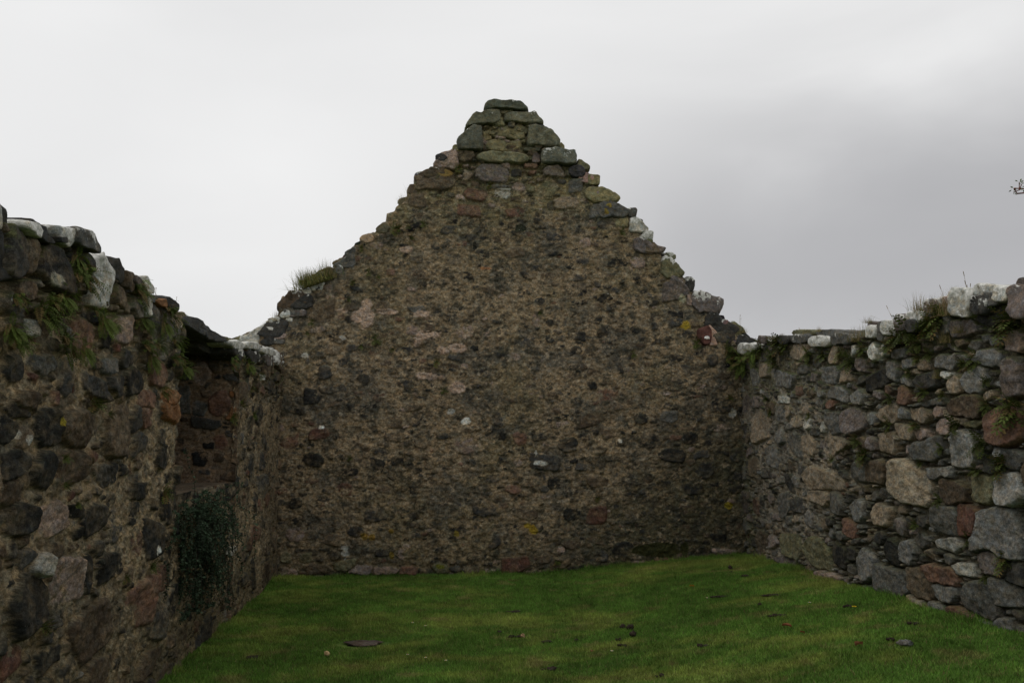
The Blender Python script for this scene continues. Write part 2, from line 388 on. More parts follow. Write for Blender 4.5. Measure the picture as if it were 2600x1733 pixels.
def spots(f, fr, rows):
    for i, (c, x0, y0, x1, y1, k) in enumerate(rows):
        q = [fr.uv(c, *z) for z in ((x0, y0), (x1, y1))]
        f.spot((q[0][0] + q[1][0]) / 2, (q[0][1] + q[1][1]) / 2, abs(q[1][0] - q[0][0]) / 2, abs(q[1][1] - q[0][1]) / 2, C[k] if isinstance(k, str) else k, 900 + i)
def topline(fr, pts, drop=0.0, seed=1, rg=.02):
    q = [fr.uv(*p) for p in pts]; q.sort()
    us = np.array([z[0] for z in q]); vs = np.array([z[1] for z in q])
    return lambda U: np.interp(U, us, vs) - drop + rg * fbm2(np.asarray(U) * 9, np.asarray(U) * 0 + seed, seed, 3)

# ================================================================== GABLE WALL
gable = empty('gable_wall', 'tall roofless rubble stone gable wall rising to a stepped point at the far end', 'wall', (0, YG, 0))
def in_(o): o.location = -Vector(o.parent.location); return o
GD = .010
fG = Field(-2.62, 4.30, 6.3, GD, 11)
heroes(fG, FG, [
 ('A', 480, 435, 700, 560, 'v', .03), ('A', 415, 580, 565, 650, 'r', .03), ('A', 370, 680, 515, 750, 'r', .03), ('A', 945, 625, 1110, 705, 't', .03), ('A', 660, 695, 790, 750, 'r', .02),
 ('A', 1035, 525, 1120, 610, 'g', .03), ('A', 590, 595, 700, 640, 's', .01), ('A', 700, 545, 780, 595, 'p', .02), ('A', 700, 465, 755, 505, 'd', .02), ('A', 910, 660, 960, 710, 'd', .02),
 ('A', 775, 430, 860, 455, 'r', .02), ('A', 880, 450, 1010, 510, 'P', .03), ('A', 800, 475, 850, 500, 'r', .02), ('A', 405, 475, 470, 530, 't', .02), ('A', 640, 430, 690, 460, 'p', .01),
 ('A', 250, 345, 375, 450, 'p', .03), ('A', 375, 350, 480, 420, 'b', .02), ('A', 130, 460, 380, 600, 'b', .035), ('A', 85, 600, 200, 700, 'b', .02), ('A', 540, 560, 700, 575, 'g', .01), ('A', 570, 585, 690, 592, 's', .01),
 ('A', 1600, 1105, 1745, 1255, 'v', .03), ('A', 1400, 885, 1600, 965, 'b', .03), ('A', 1400, 985, 1490, 1050, 'p', .015), ('A', 1100, 880, 1170, 925, 'p', .01),
 ('A', 1150, 590, 1215, 640, 'S', .03), ('A', 1150, 665, 1385, 755, 'g', .04), ('A', 1310, 760, 1400, 810, 'S', .02),
 ('A', 1205, 1395, 1310, 1470, 'k', .01), ('A', 1040, 1420, 1140, 1485, 'k', .01), ('A', 980, 1360, 1050, 1400, 'd', .01), ('A', 1620, 1305, 1715, 1350, 'k', .01), ('A', 1630, 1345, 1720, 1400, 'd', .012),
 ('A', 1530, 1325, 1585, 1365, 'k', .01), ('A', 1385, 1080, 1460, 1125, 'k', .01), ('A', 1400, 1410, 1460, 1440, 'k', .01), ('A', 1530, 1380, 1590, 1420, 'd', .01), ('A', 895, 1360, 945, 1395, 'k', .01),
 ('A', 900, 1450, 950, 1490, 'k', .01), ('A', 1050, 1520, 1120, 1568, 'k', .01), ('A', 280, 810, 410, 860, 'd', .01), ('A', 425, 850, 490, 890, 'd', .01), ('A', 1060, 1090, 1140, 1130, 'd', .01), ('A', 1200, 770, 1290, 820, 'd', .01),
 ('A', 840, 1230, 940, 1270, 'd', .01), ('A', 905, 850, 1000, 890, 'd', .01), ('A', 1890, 1430, 2030, 1500, 'd', .03), ('I', 860, 1340, 1000, 1480, 'd', .03), ('A', 1710, 1425, 1790, 1465, 'k', .015), ('I', 690, 940, 800, 1030, 'b', .02),
 ('F', 650, 1010, 760, 1140, 'd', .02), ('F', 965, 1100, 1070, 1185, 'k', .012), ('F', 535, 1210, 670, 1335, 'k', .02), ('F', 820, 1180, 870, 1230, 'd', .01), ('F', 1560, 860, 1655, 895, 'k', .012), ('F', 1690, 940, 1785, 985, 'd', .012),
 ('F', 1860, 870, 1930, 915, 'k', .01), ('F', 1340, 1150, 1400, 1230, 'd', .01), ('F', 860, 540, 975, 585, 'b', .02), ('F', 1370, 560, 1510, 612, 'g', .02), ('F', 1455, 975, 1515, 1000, 'r', .01), ('F', 940, 160, 1090, 195, 'r', .01),
 ('F', 1460, 690, 1590, 760, 'b', .02), ('F', 560, 520, 790, 690, 'b', .02), ('F', 1080, 520, 1240, 600, 'b', .02), ('F', 870, 870, 960, 910, 'd', .01), ('F', 370, 560, 550, 640, 'g', .03), ('F', 400, 640, 440, 670, 'w', .02), ('F', 300, 780, 400, 810, 'T', .02),
 ('F', 1440, 1040, 1620, 1090, 'b', .015), ('F', 1730, 870, 1790, 905, 'b', .01),
 ('G', 530, 310, 700, 425, 'k', .03), ('G', 575, 115, 755, 200, 'R', .03), ('G', 1060, 350, 1180, 480, 'k', .012), ('G', 870, 430, 970, 490, 'k', .01), ('G', 795, 545, 930, 665, 'R', .012), ('G', 350, 150, 500, 290, 'r', .006),
 ('G', 1920, 265, 2120, 340, 'k', -.012), ('G', 1080, 1215, 1300, 1275, 'p', .03), ('G', 1310, 1215, 1440, 1275, 'r', .03), ('G', 885, 1210, 1085, 1275, 'P', .02), ('G', 1560, 1190, 1700, 1270, 'O', .02), ('G', 500, 1120, 600, 1190, 'O', .02), ('G', 350, 1100, 430, 1190, 'O', .02),
 ('G', 780, 1170, 950, 1250, 'O', .02), ('G', 540, 1195, 760, 1270, 'b', .01), ('G', 1380, 570, 1450, 640, 'k', .01), ('G', 1340, 790, 1430, 860, 'k', .01),
 ('H', 165, 295, 270, 410, 'r', .02), ('H', 510, 350, 690, 460, 'k', .02), ('H', 280, 490, 560, 605, 'd', .025), ('H', 440, 650, 540, 750, 'k', .012), ('H', 700, 155, 860, 260, 'B', .02), ('H', 1120, 150, 1240, 240, 'k', .015), ('H', 1325, 140, 1470, 230, 'g', .02),
 ('H', 1505, 300, 1640, 400, 'k', .02), ('H', 1305, 430, 1560, 540, 'k', .02), ('H', 760, 880, 915, 1040, 'R', .03), ('H', 565, 915, 695, 1010, 'k', .01), ('H', 70, 1295, 300, 1420, 'R', .035), ('H', 1490, 890, 1615, 960, 'B', .01), ('H', 740, 650, 930, 740, 'B', .02),
 ('H', 1740, 1240, 1960, 1290, 'p', .03), ('H', 1290, 1310, 1430, 1345, 'r', .02), ('H', 600, 1370, 740, 1400, 'k', .02), ('H', 20, 180, 90, 260, 'd', .01), ('H', 270, 280, 350, 325, 'k', .01), ('H', 560, 1170, 710, 1230, 'B', .01), ('H', 1730, 1100, 1860, 1200, 'k', .01), ('H', 770, 290, 850, 330, 'k', .01), ('H', 0, 430, 60, 490, 'k', .01),
 ('S', 1560, 735, 1590, 755, 'y', .01), ('S', 1655, 690, 1690, 705, 'p', .0),
])
def gcol(u, v, a, r):
    q = r.random(); k = (.7 + .6 * r.random())
    if v > 4.2: base = C['O'] if q < .3 else C['b'] if q < .55 else C['d'] if q < .8 else C['p']
    else: base = C['k'] if q < .36 else C['d'] if q < .62 else C['b'] if q < .82 else C['B'] if q < .9 else C['p'] if q < .97 else C['r']
    return tuple(c * k for c in base)
fG.fill([(.13, 1.6, 1.2, 900), (.085, 1.7, 1.15, 3000), (.055, 1.7, 1.0, 9000), (.034, 1.7, .9, 16000)], gcol, lambda u, v, a, r: r.uniform(-.012, .018) + (.012 if v > 4.3 else 0))
uu, vv = fG.uu, fG.vv
n1 = fbm2(uu * 1.3, vv * 1.3, 21, 4); n2 = fbm2(uu * 4, vv * 5.5, 22, 4, .6); n3 = fbm2(uu * 30, vv * 34, 23, 4, .75)
mort = .002 + .006 * n1 + .010 * n2 - .05 * sstep(4.45, 4.9, vv) - .02 * sstep(.35, .05, vv)
base = np.array((.236, .184, .120), np.float32); oliv = np.array((.130, .110, .060), np.float32); gry = np.array((.085, .083, .072), np.float32)
w1 = sstep(-.05, .5, n1 + .5 * n2)[..., None]; w2 = sstep(.0, .45, fbm2(uu * 3.1, vv * 3.6, 25, 4, .6) + .25 * n3)[..., None]
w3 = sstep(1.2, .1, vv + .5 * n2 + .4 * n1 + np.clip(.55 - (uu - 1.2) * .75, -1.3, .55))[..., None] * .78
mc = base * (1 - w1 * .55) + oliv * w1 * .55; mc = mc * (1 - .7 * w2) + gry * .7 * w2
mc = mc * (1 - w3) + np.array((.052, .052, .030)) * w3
tg = sstep(3.9, 4.7, vv + .3 * n2)[..., None] * .5; mc = mc * (1 - tg) + np.array((.17, .16, .075)) * tg
mot = sstep(-.02, .34, fbm2(uu * 10, vv * 12, 26, 5, .7))[..., None]; mc = mc * (1 - .78 * mot) + np.array((.044, .043, .034)) * .78 * mot
mo2 = sstep(.14, .4, fbm2(uu * 16 + 5, vv * 19, 27, 5, .7))[..., None]; mc = mc * (1 - .5 * mo2) + np.array((.34, .27, .185)) * .5 * mo2
mc = mc * (1 + .8 * n3[..., None])
# bald, paler patches of smooth lime mortar
pat = np.zeros_like(uu)
for i, (c, x0, y0, x1, y1) in enumerate([('F', 900, 560, 1110, 720), ('F', 1000, 490, 1080, 600), ('F', 1120, 575, 1290, 625), ('F', 1400, 590, 1560, 650), ('F', 1430, 745, 1640, 820), ('F', 1390, 790, 1480, 880), ('F', 1610, 870, 1700, 950), ('F', 1690, 850, 1830, 930), ('F', 1430, 1080, 1640, 1150), ('F', 1300, 70, 1410, 140), ('F', 1690, 1160, 1820, 1260), ('F', 790, 570, 890, 610)]):
    (ua, va), (ub, vb) = FG.uv(c, x0, y0), FG.uv(c, x1, y1)
    d = np.sqrt(((uu - (ua + ub) / 2) / (abs(ub - ua) / 2)) ** 2 + ((vv - (va + vb) / 2) / (abs(vb - va) / 2)) ** 2) + .5 * fbm2(uu * 14, vv * 16, 300 + i, 3)
    pat = np.maximum(pat, sstep(1.1, .75, d))
mc = mc * (1 - .88 * pat[..., None]) + np.array((.42, .315, .25)) * .88 * pat[..., None]
mort = mort + .014 * pat
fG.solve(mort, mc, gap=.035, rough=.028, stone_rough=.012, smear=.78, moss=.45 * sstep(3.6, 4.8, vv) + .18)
spots(fG, FG, [('F', 520, 925, 572, 970, 's'), ('F', 825, 780, 875, 825, 's'), ('F', 1795, 1445, 1860, 1500, 'w'), ('F', 1680, 1370, 1745, 1410, 's'), ('G', 655, 95, 705, 125, 'w'),
 ('G', 840, 1040, 890, 1085, 's'), ('G', 835, 1085, 905, 1135, 's'), ('G', 855, 1150, 872, 1168, 's'), ('H', 255, 1020, 310, 1065, 'y'), ('H', 290, 1045, 365, 1120, 'y'), ('H', 1005, 355, 1038, 388, 'w'), ('H', 1885, 115, 1940, 185, 's'),
 ('H', 1845, 860, 1920, 915, (.22, .17, .02)), ('G', 985, 940, 1050, 1000, (.2, .13, .03)), ('G', 1060, 960, 1110, 1010, (.2, .13, .03)), ('G', 1215, 1090, 1255, 1165, (.18, .13, .03)), ('G', 1730, 930, 1775, 980, (.2, .15, .03)), ('G', 1210, 915, 1250, 950, (.2, .13, .03)),
 ('G', 1590, 1195, 1660, 1230, (.17, .17, .03)), ('A', 1690, 1200, 1740, 1255, (.30, .29, .2)), ('A', 1715, 1367, 1760, 1418, (.30, .22, .03)), ('A', 1205, 580, 1290, 640, (.24, .17, .03)), ('A', 1250, 675, 1310, 750, (.2, .15, .04)), ('A', 270, 460, 350, 520, (.2, .14, .05)),
 ('H', 1500, 1180, 1560, 1280, (.03, .034, .012)), ('H', 1130, 1190, 1540, 1300, (.035, .037, .014)), ('G', 250, 90, 280, 280, (.14, .06, .03)), ('Nn', 620, 930, 780, 970, (.32, .16, .08)), ('Nn', 1080, 360, 1260, 470, (.03, .032, .02)), ('Nn', 520, 590, 580, 720, (.025, .025, .02)), ('H', 330, 530, 440, 570, 's'), ('H', 340, 430, 360, 490, 's')])
GT = [('P', 500, 870), ('P', 555, 866), ('P', 590, 858), ('P', 612, 850), ('P', 625, 838), ('P', 650, 834), ('P', 657, 822), ('P', 680, 810), ('P', 703, 800), ('P', 708, 775), ('P', 712, 752), ('P', 735, 742), ('P', 780, 740), ('P', 792, 718),
      ('P', 802, 694), ('P', 845, 690), ('P', 850, 662), ('P', 858, 650), ('P', 893, 637), ('P', 910, 614), ('P', 921, 603), ('P', 924, 594), ('P', 951, 585), ('P', 964, 571), ('P', 978, 563), ('P', 981, 537), ('P', 1001, 532), ('P', 1004, 521), ('P', 1030, 495), ('P', 1037, 478), ('P', 1052, 460), ('P', 1055, 443), ('P', 1080, 438),
      ('P', 1103, 427), ('P', 1110, 398), ('P', 1118, 384), ('P', 1150, 380), ('P', 1160, 366), ('P', 1185, 345), ('P', 1200, 322), ('P', 1215, 290), ('P', 1240, 275), ('P', 1330, 275), ('P', 1350, 300), ('P', 1385, 330), ('P', 1410, 365),
      ('P', 1440, 390), ('P', 1470, 425), ('P', 1500, 450), ('P', 1520, 465), ('P', 1535, 490), ('P', 1560, 510), ('P', 1590, 535), ('P', 1612, 562), ('P', 1632, 590), ('P', 1655, 607), ('P', 1683, 640), ('P', 1710, 652), ('P', 1730, 693),
      ('P', 1752, 712), ('P', 1762, 740), ('P', 1785, 755), ('P', 1800, 790), ('P', 1830, 800), ('P', 1865, 830), ('P', 1885, 858), ('P', 1925, 880), ('P', 1960, 890), ('P', 2060, 892)]
gtop = topline(FG, GT, .01, 5, .012)
in_(wall_mesh('rubble_face', FG, fG, gtop, .62, gable))
# --- dressed blocks of the peak and the loose stones along the two slopes
def G_poly(c, pts): return [FG.uv(c, x, y) for x, y in pts]
dress = (.132, .130, .092); dress2 = (.185, .165, .095); dgrey = (.105, .107, .084)
PK = [
 ([(480, 352), (490, 250), (510, 195), (580, 162), (660, 158), (760, 188), (860, 176), (930, 166), (1000, 190), (1060, 165), (1110, 190), (1180, 280), (1245, 345), (1170, 328), (1050, 320), (870, 308), (660, 297), (570, 318)], (.080, .086, .064), .12, .10, 'dark mossy cap slab crowning the gable'),
 ([(185, 610), (190, 560), (290, 420), (340, 352), (380, 372), (390, 400), (470, 370), (600, 310), (740, 310), (768, 400), (775, 485), (700, 530), (480, 548), (350, 552), (240, 575)], dress, .14, .09, None),
 ([(808, 380), (1000, 352), (1250, 372), (1278, 335), (1310, 332), (1400, 430), (1447, 500), (1447, 555), (1340, 532), (1150, 545), (1050, 540), (930, 520), (815, 510)], dress, .16, .09, None),
 ([(1250, 525), (1340, 530), (1460, 570), (1470, 600), (1360, 590), (1255, 560)], C['d'], 0, .07, None),
 ([(52, 910), (52, 800), (90, 740), (190, 645), (330, 560), (445, 568), (467, 640), (477, 800), (488, 900), (462, 955), (250, 962), (70, 955)], dgrey, .08, .10, None),
 ([(600, 640), (620, 590), (800, 560), (1145, 550), (1152, 620), (1152, 780), (1010, 788), (900, 757), (780, 742), (660, 748), (610, 700)], dress2, 0, .04, None),
 ([(485, 640), (560, 615), (610, 640), (625, 780), (520, 800), (490, 760)], (.19, .16, .085), 0, .03, None),
 ([(498, 830), (620, 800), (1070, 798), (1088, 840), (1082, 915), (950, 962), (780, 978), (650, 967), (508, 905)], dress2, 0, .06, None),
 ([(1182, 885), (1180, 760), (1197, 568), (1320, 560), (1440, 588), (1500, 608), (1590, 658), (1703, 780), (1693, 912), (1500, 908), (1300, 893)], dress, .15, .10, None),
 ([(1690, 840), (1725, 820), (1775, 870), (1790, 940), (1720, 925), (1690, 900)], dress2, 0, .04, None),
 ([(365, 1070), (420, 1000), (600, 975), (1080, 1000), (1192, 1040), (1208, 1130), (1100, 1162), (900, 1142), (520, 1148), (440, 1122)], (.185, .178, .112), 0, .08, None),
 ([(1125, 915), (1250, 905), (1400, 908), (1400, 972), (1260, 980), (1135, 965)], (.085, .085, .06), 0, .05, None),
 ([(1250, 1080), (1275, 1010), (1340, 995), (1392, 1050), (1392, 1150), (1330, 1165), (1255, 1140)], (.13, .105, .095), 0, .05, None),
 ([(1395, 1160), (1393, 985), (1440, 930), (1600, 920), (1780, 938), (1950, 978), (1977, 1100), (1962, 1195), (1700, 1185), (1450, 1172)], (.125, .13, .105), .20, .11, None),
 ([(1840, 1330), (1850, 1260), (1920, 1212), (2040, 1205), (2110, 1250), (2110, 1340), (2040, 1385), (1900, 1385)], (.055, .053, .055), .06, .07, None),
]
for pts, col, li, w1_, lab in PK:
    in_(rock('dressed_block', FG, G_poly('K', pts), -.50, w1_ - .03, col, gable, lich=li, lgrad=.45 if li else 0, rough=.010, label=lab))
SL = [  # loose coping stones down both slopes (crop, box, colour, lichen, forward)
 ('A', 245, 338, 385, 458, 'p', .06, .03), ('A', 350, 322, 400, 360, 'S', 0, .02), ('A', 125, 452, 300, 560, 'b', .08, .04), ('A', 82, 560, 135, 620, 'b', 0, .02),
 ('A', 1090, 405, 1165, 470, 'O', .1, .03), ('A', 1150, 500, 1222, 562, 'S', 0, .04), ('A', 1140, 572, 1340, 662, 'S', 0, .07), ('A', 1210, 660, 1392, 755, 'g', .05, .05), ('A', 1385, 695, 1448, 750, 'g', .3, .02),
 ('A', 1398, 748, 1508, 840, 's', .45, .05), ('A', 1445, 765, 1482, 800, 'g', .1, 0), ('A', 1478, 832, 1542, 885, 's', .55, .04), ('A', 1425, 875, 1612, 968, 'v', .03, .06), ('A', 1605, 958, 1672, 1010, 'O', .25, .03),
 ('A', 1590, 988, 1728, 1108, 'O', .32, .07), ('A', 1640, 1100, 1765, 1215, 'v', .22, .05), ('A', 1735, 1105, 1787, 1190, 'd', .15, .02), ('A', 1768, 1185, 1955, 1320, 'v', .40, .08), ('A', 1850, 1318, 2060, 1442, 'd', .08, .05),
 ('A', 2005, 1370, 2085, 1460, 'O', .12, .03), ('I', 1270, 1090, 1360, 1160, 'd', 0, .02), ('I', 1210, 1130, 1470, 1260, 'd', .1, .05), ('I', 1255, 1205, 1460, 1340, 's', .4, .07), ('I', 640, 650, 725, 780, 'p', 0, .02),
 ('F', 925, 35, 1010, 110, 'b', .05, .02), ('F', 860, 90, 960, 160, 'g', .12, .03), ('F', 775, 150, 945, 250, 'g', .03, .04), ('F', 780, 235, 850, 300, 'g', .2, .03), ('F', 610, 238, 770, 330, 'b', 0, -.05),
 ('F', 580, 340, 700, 430, 's', .45, .04), ('F', 520, 412, 600, 460, 's', .3, .02), ('F', 325, 440, 560, 600, 'B', .05, .06), ('F', 430, 470, 610, 580, 'd', .05, .09), ('F', 350, 590, 430, 650, 's', .5, .06), ('F', 400, 580, 560, 640, 'v', .05, .05),
 ('F', 230, 640, 350, 700, 's', .35, .03), ('F', 155, 700, 245, 760, 's', .4, .02), ('F', 160, 665, 400, 800, 'd', 0, .06), ('F', 230, 722, 295, 765, 'w', .6, .08), ('F', 35, 735, 180, 850, 's', .38, .06), ('F', -60, 790, 60, 850, 'O', .1, 0),
 ('F', 190, 780, 300, 860, 'd', .05, .08), ('F', 290, 770, 400, 815, 'p', .03, .05), ('F', 280, 815, 385, 855, 'g', .25, .05), ('F', 0, 840, 160, 900, 's', .45, .03), ('F', 50, 880, 290, 930, 's', .5, .04),
]
for i, (c, x0, y0, x1, y1, k, li, w1_) in enumerate(SL):
    gx_, gy_ = (x1 - x0) * .05, (y1 - y0) * .06; pc = pix(c, (x0 + x1) / 2, y0)[0]; big = (x1 - x0) * (y1 - y0) > 4500
    in_(rock('coping_stone', FG, bbpoly(FG, c, x0 - gx_, y0 - gy_, x1 + gx_, y1 + gy_, 40 + i, .30, (1 if pc > 1290 else -1) if big else 0), -.34 - .1 * (i % 3), w1_ * .45 + .004, C[k], gable, lich=li * .8, lgrad=.75, rough=.016, n=56))
rs_ = random.Random(12)
for i in range(44):       # small ragged stones bedded along the broken edges
    px_ = rs_.uniform(640, 1150) if i % 2 else rs_.uniform(1430, 1880)
    sgn = -1 if px_ < 1290 else 1
    u_ = hit(px_, 600, 1, YG)[0]; t_ = float(gtop(np.array([u_]))[0]); a_ = rs_.uniform(.045, .12); b_ = a_ * rs_.uniform(.35, .7)
    cv_ = t_ - b_ * rs_.uniform(.2, .9); cu_ = u_ - sgn * a_ * .3
    pts = [(cu_ + a_ * math.cos(q) * rs_.uniform(.8, 1.1), cv_ + b_ * math.sin(q) * rs_.uniform(.75, 1.15)) for q in (0.1, .8, 1.6, 2.4, 3.1, 3.9, 4.7, 5.5)]
    in_(rock('coping_stone', FG, pts, -.3 - .1 * rs_.random(), rs_.uniform(-.03, .035), tuple(q * rs_.uniform(.8, 1.2) for q in C[rs_.choice('dgbbOvpk')]), gable, lich=rs_.choice((0, 0, 0, .12, .3)), lgrad=.6, rough=.014, n=32))
# --- red sandstone with its small white lichen mark, standing proud under the right slope
red = in_(rock('red_stone', FG, G_poly('I', [(765, 1060), (880, 1020), (915, 1075), (920, 1150), (900, 1215), (860, 1238), (820, 1232), (790, 1190), (760, 1180)]), -.10, .055, (.098, .046, .038), gable, rough=.006, label='dark red stone bearing a small white mark'))
mk = [(828, 1170), (826, 1152), (838, 1140), (858, 1138), (876, 1142), (886, 1156), (888, 1176), (880, 1174), (872, 1162), (864, 1168), (862, 1178), (852, 1174), (846, 1164), (836, 1166), (832, 1174)]
mko = rock('lichen_mark', FG, G_poly('I', mk), .045, .064, (.72, .71, .68), None, rough=.001, n=40); mko.parent = red
in_(rock('pink_mortar', FG, G_poly('I', [(870, 1015), (900, 1005), (990, 1110), (985, 1130), (930, 1120), (925, 1180), (1010, 1235), (890, 1245), (915, 1150), (915, 1075)]), -.06, .028, (.36, .25, .20), gable, rough=.004))

# ================================================================== LEFT WALL
left = empty('side_wall', 'left side wall of dark mortared rubble with ferns, a window recess and pale lichened top stones', 'wall', (XL, 6, 0))
LD = .0075
fL = Field(-3.0, YG + .03, 3.5, LD, 31)
heroes(fL, FL, [
 ('B', 0, 170, 140, 610, 'd', .05), ('B', 140, 300, 245, 560, 'b', .03), ('B', 245, 365, 450, 660, 'k', .05), ('B', 560, 410, 665, 530, 'd', .04), ('B', 90, 600, 250, 720, 'B', .03), ('B', 0, 690, 85, 830, 'd', .04),
 ('B', 35, 870, 150, 980, 'd', .04), ('B', 140, 880, 225, 1000, 's', .045), ('B', 480, 860, 660, 1160, 'r', .02), ('B', 780, 860, 930, 1060, 'p', .02), ('B', 915, 730, 1000, 870, 'g', .04), ('B', 1000, 730, 1060, 870, 'w', .05), ('B', 1045, 770, 1115, 940, 'd', .04),
 ('B', 1210, 950, 1290, 1080, 'g', .03), ('B', 200, 1140, 370, 1260, 'g', .02), ('B', 100, 1400, 250, 1560, 'B', .03), ('B', 560, 1300, 725, 1430, 'd', .03), ('B', 760, 1290, 860, 1440, 'd', .03), ('B', 880, 1230, 1010, 1440, 'k', .03), ('B', 1060, 1160, 1200, 1370, 'r', .02),
 ('B', 1160, 1395, 1290, 1560, 'o', .02), ('B', 980, 1400, 1110, 1568, 'r', .02), ('B', 600, 840, 780, 900, 'k', .0), ('B', 790, 640, 900, 800, 'b', .03), ('B', 455, 950, 500, 1010, 'g', .03), ('B', 700, 1180, 800, 1270, 'g', .03), ('B', 820, 1110, 940, 1230, 'd', .03),
 ('C', 200, 60, 310, 295, 'k', .03), ('C', 310, 90, 480, 300, 'B', .035), ('C', 555, 60, 695, 340, 'b', .025), ('C', 690, 70, 750, 200, 'd', .03), ('C', 750, 50, 830, 180, 'r', .02), ('C', 865, 0, 965, 140, 'o', .03), ('C', 700, 210, 785, 320, 'd', .02), ('C', 0, 310, 150, 440, 'k', .03),
 ('C', 180, 310, 300, 520, 'k', .03), ('C', 300, 320, 460, 490, 'B', .02), ('C', 0, 460, 120, 610, 'B', .02), ('C', 45, 600, 185, 770, 'k', .03), ('C', 205, 575, 350, 760, 'p', .012), ('C', 440, 590, 575, 750, 'k', .02), ('C', 370, 600, 440, 660, 'k', .01), ('C', 520, 380, 625, 490, 'd', .02),
 ('C', 835, 290, 910, 400, 'k', .02), ('C', 690, 480, 840, 570, 'k', .01), ('C', 765, 700, 860, 905, 'k', .03), ('C', 840, 915, 890, 1070, 'R', .02), ('C', 525, 850, 660, 1010, 'k', .02), ('C', 165, 875, 240, 1000, 's', .05), ('C', 50, 980, 270, 1290, 'k', .03), ('C', 455, 870, 490, 1080, 'k', .02),
 ('C', 275, 880, 450, 1130, 'p', .012), ('C', 385, 1140, 590, 1420, 'B', .02), ('C', 670, 1020, 815, 1280, 'r', .015), ('C', 20, 60, 180, 120, 'k', .02), ('C', 0, 120, 70, 280, 'k', .02), ('C', 260, 830, 350, 890, 'B', .01), ('C', 1350, 720, 1410, 800, 'r', .02), ('C', 1220, 835, 1260, 870, 's', .02),
 ('C', 0, 1380, 120, 1520, 'R', .01), ('C', 190, 1390, 330, 1480, 'k', .01), ('C', 740, 1390, 880, 1470, 'B', .02), ('C', 430, 1440, 620, 1568, 'B', .02)])
for i in range(0): pass
def lcol(u, v, a, r):
    q = r.random(); k = .7 + .6 * r.random()
    base = C['k'] if q < .30 else C['d'] if q < .55 else C['B'] if q < .74 else C['b'] if q < .88 else C['g'] if q < .94 else C['r'] if q < .97 else C['R']
    return tuple(c * k for c in base)
fL.fill([(.17, 1.15, 1.0, 700), (.11, 1.1, .95, 2500), (.07, 1.2, .85, 8000), (.042, 1.3, .8, 16000), (.024, 1.3, .8, 24000)], lcol, lambda u, v, a, r: r.uniform(-.016, .022) + (.015 if v > 2.0 else 0))
uu, vv = fL.uu, fL.vv
n1 = fbm2(uu * 1.6, vv * 1.6, 41, 4); n2 = fbm2(uu * 6, vv * 6, 42, 4, .6); n3 = fbm2(uu * 24, vv * 30, 43, 4, .7)
mort = -.002 + .010 * n1 + .010 * n2 - .028 * sstep(1.95, 2.35, vv + .2 * n1)
mc = np.array((.265, .210, .136)) * (1 + .8 * n3[..., None]) * (1 + .35 * n1[..., None]); mot = sstep(.05, .4, fbm2(uu * 11, vv * 11, 48, 5, .65))[..., None]; mc = mc * (1 - .6 * mot) + np.array((.05, .048, .04)) * .6 * mot
w2 = sstep(.0, .5, fbm2(uu * 4, vv * 4, 44, 4, .6))[..., None] * .6; mc = mc * (1 - w2) + np.array((.10, .092, .07)) * w2
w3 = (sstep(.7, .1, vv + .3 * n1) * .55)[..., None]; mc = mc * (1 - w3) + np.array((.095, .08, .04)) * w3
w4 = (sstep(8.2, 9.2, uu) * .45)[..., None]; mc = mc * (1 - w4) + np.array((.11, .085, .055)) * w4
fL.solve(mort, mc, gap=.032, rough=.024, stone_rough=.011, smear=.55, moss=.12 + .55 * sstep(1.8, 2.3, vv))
spots(fL, FL, [('B', 290, 525, 375, 650, (.26, .24, .18)), ('C', 287, 120, 313, 175, (.28, .22, .03)), ('C', 78, 190, 108, 250, 's'), ('C', 135, 215, 157, 280, 's'), ('C', 817, 825, 832, 860, 'w'), ('B', 0, 735, 15, 755, 'w'), ('B', 1690, 1235, 1712, 1275, 'w'), ('B', 1880, 1280, 1905, 1325, 'w'), ('B', 1910, 1180, 1925, 1205, 'w')])
# white lichen runs hanging from the top of the far stretch
rl = sstep(2.18, 2.50, vv + .16 * fbm2(uu * 16, uu * 0, 47, 3)) * sstep(7.6, 7.8, uu)
fL.lich = np.maximum(fL.lich, rl * .62).astype(np.float32)
LT = [('P', 3, 558), ('P', 40, 560), ('P', 70, 556), ('P', 115, 574), ('P', 130, 577), ('P', 200, 584), ('P', 222, 622), ('P', 232, 642), ('P', 250, 650), ('P', 285, 656), ('P', 300, 685), ('P', 330, 700), ('P', 355, 706), ('P', 370, 742),
      ('P', 388, 750), ('P', 405, 760), ('P', 430, 765), ('P', 443, 788), ('P', 456, 803), ('P', 500, 830), ('P', 560, 858), ('P', 575, 860), ('P', 600, 862), ('P', 640, 866), ('P', 700, 884)]
_lt = topline(FL, LT, .03, 6, .015)
def ltop(U): return np.where(U < 3.6, 2.50 + .05 * fbm2(U * 3, U * 0, 77, 3), _lt(U))
R0, R1, SILL = 5.90, 7.465, 1.20
def steps(f, near):
    def g(n):
        k = int((near - f.u0) / f.du); return list(range(0, k, 4)) + list(range(k, n))
    return g
cutL = lambda U, S: (U > R0) & (U < R1) & (S > SILL)
in_(wall_mesh('rubble_face', FL, fL, ltop, .70, left, steps(fL, 3.2), cutL))
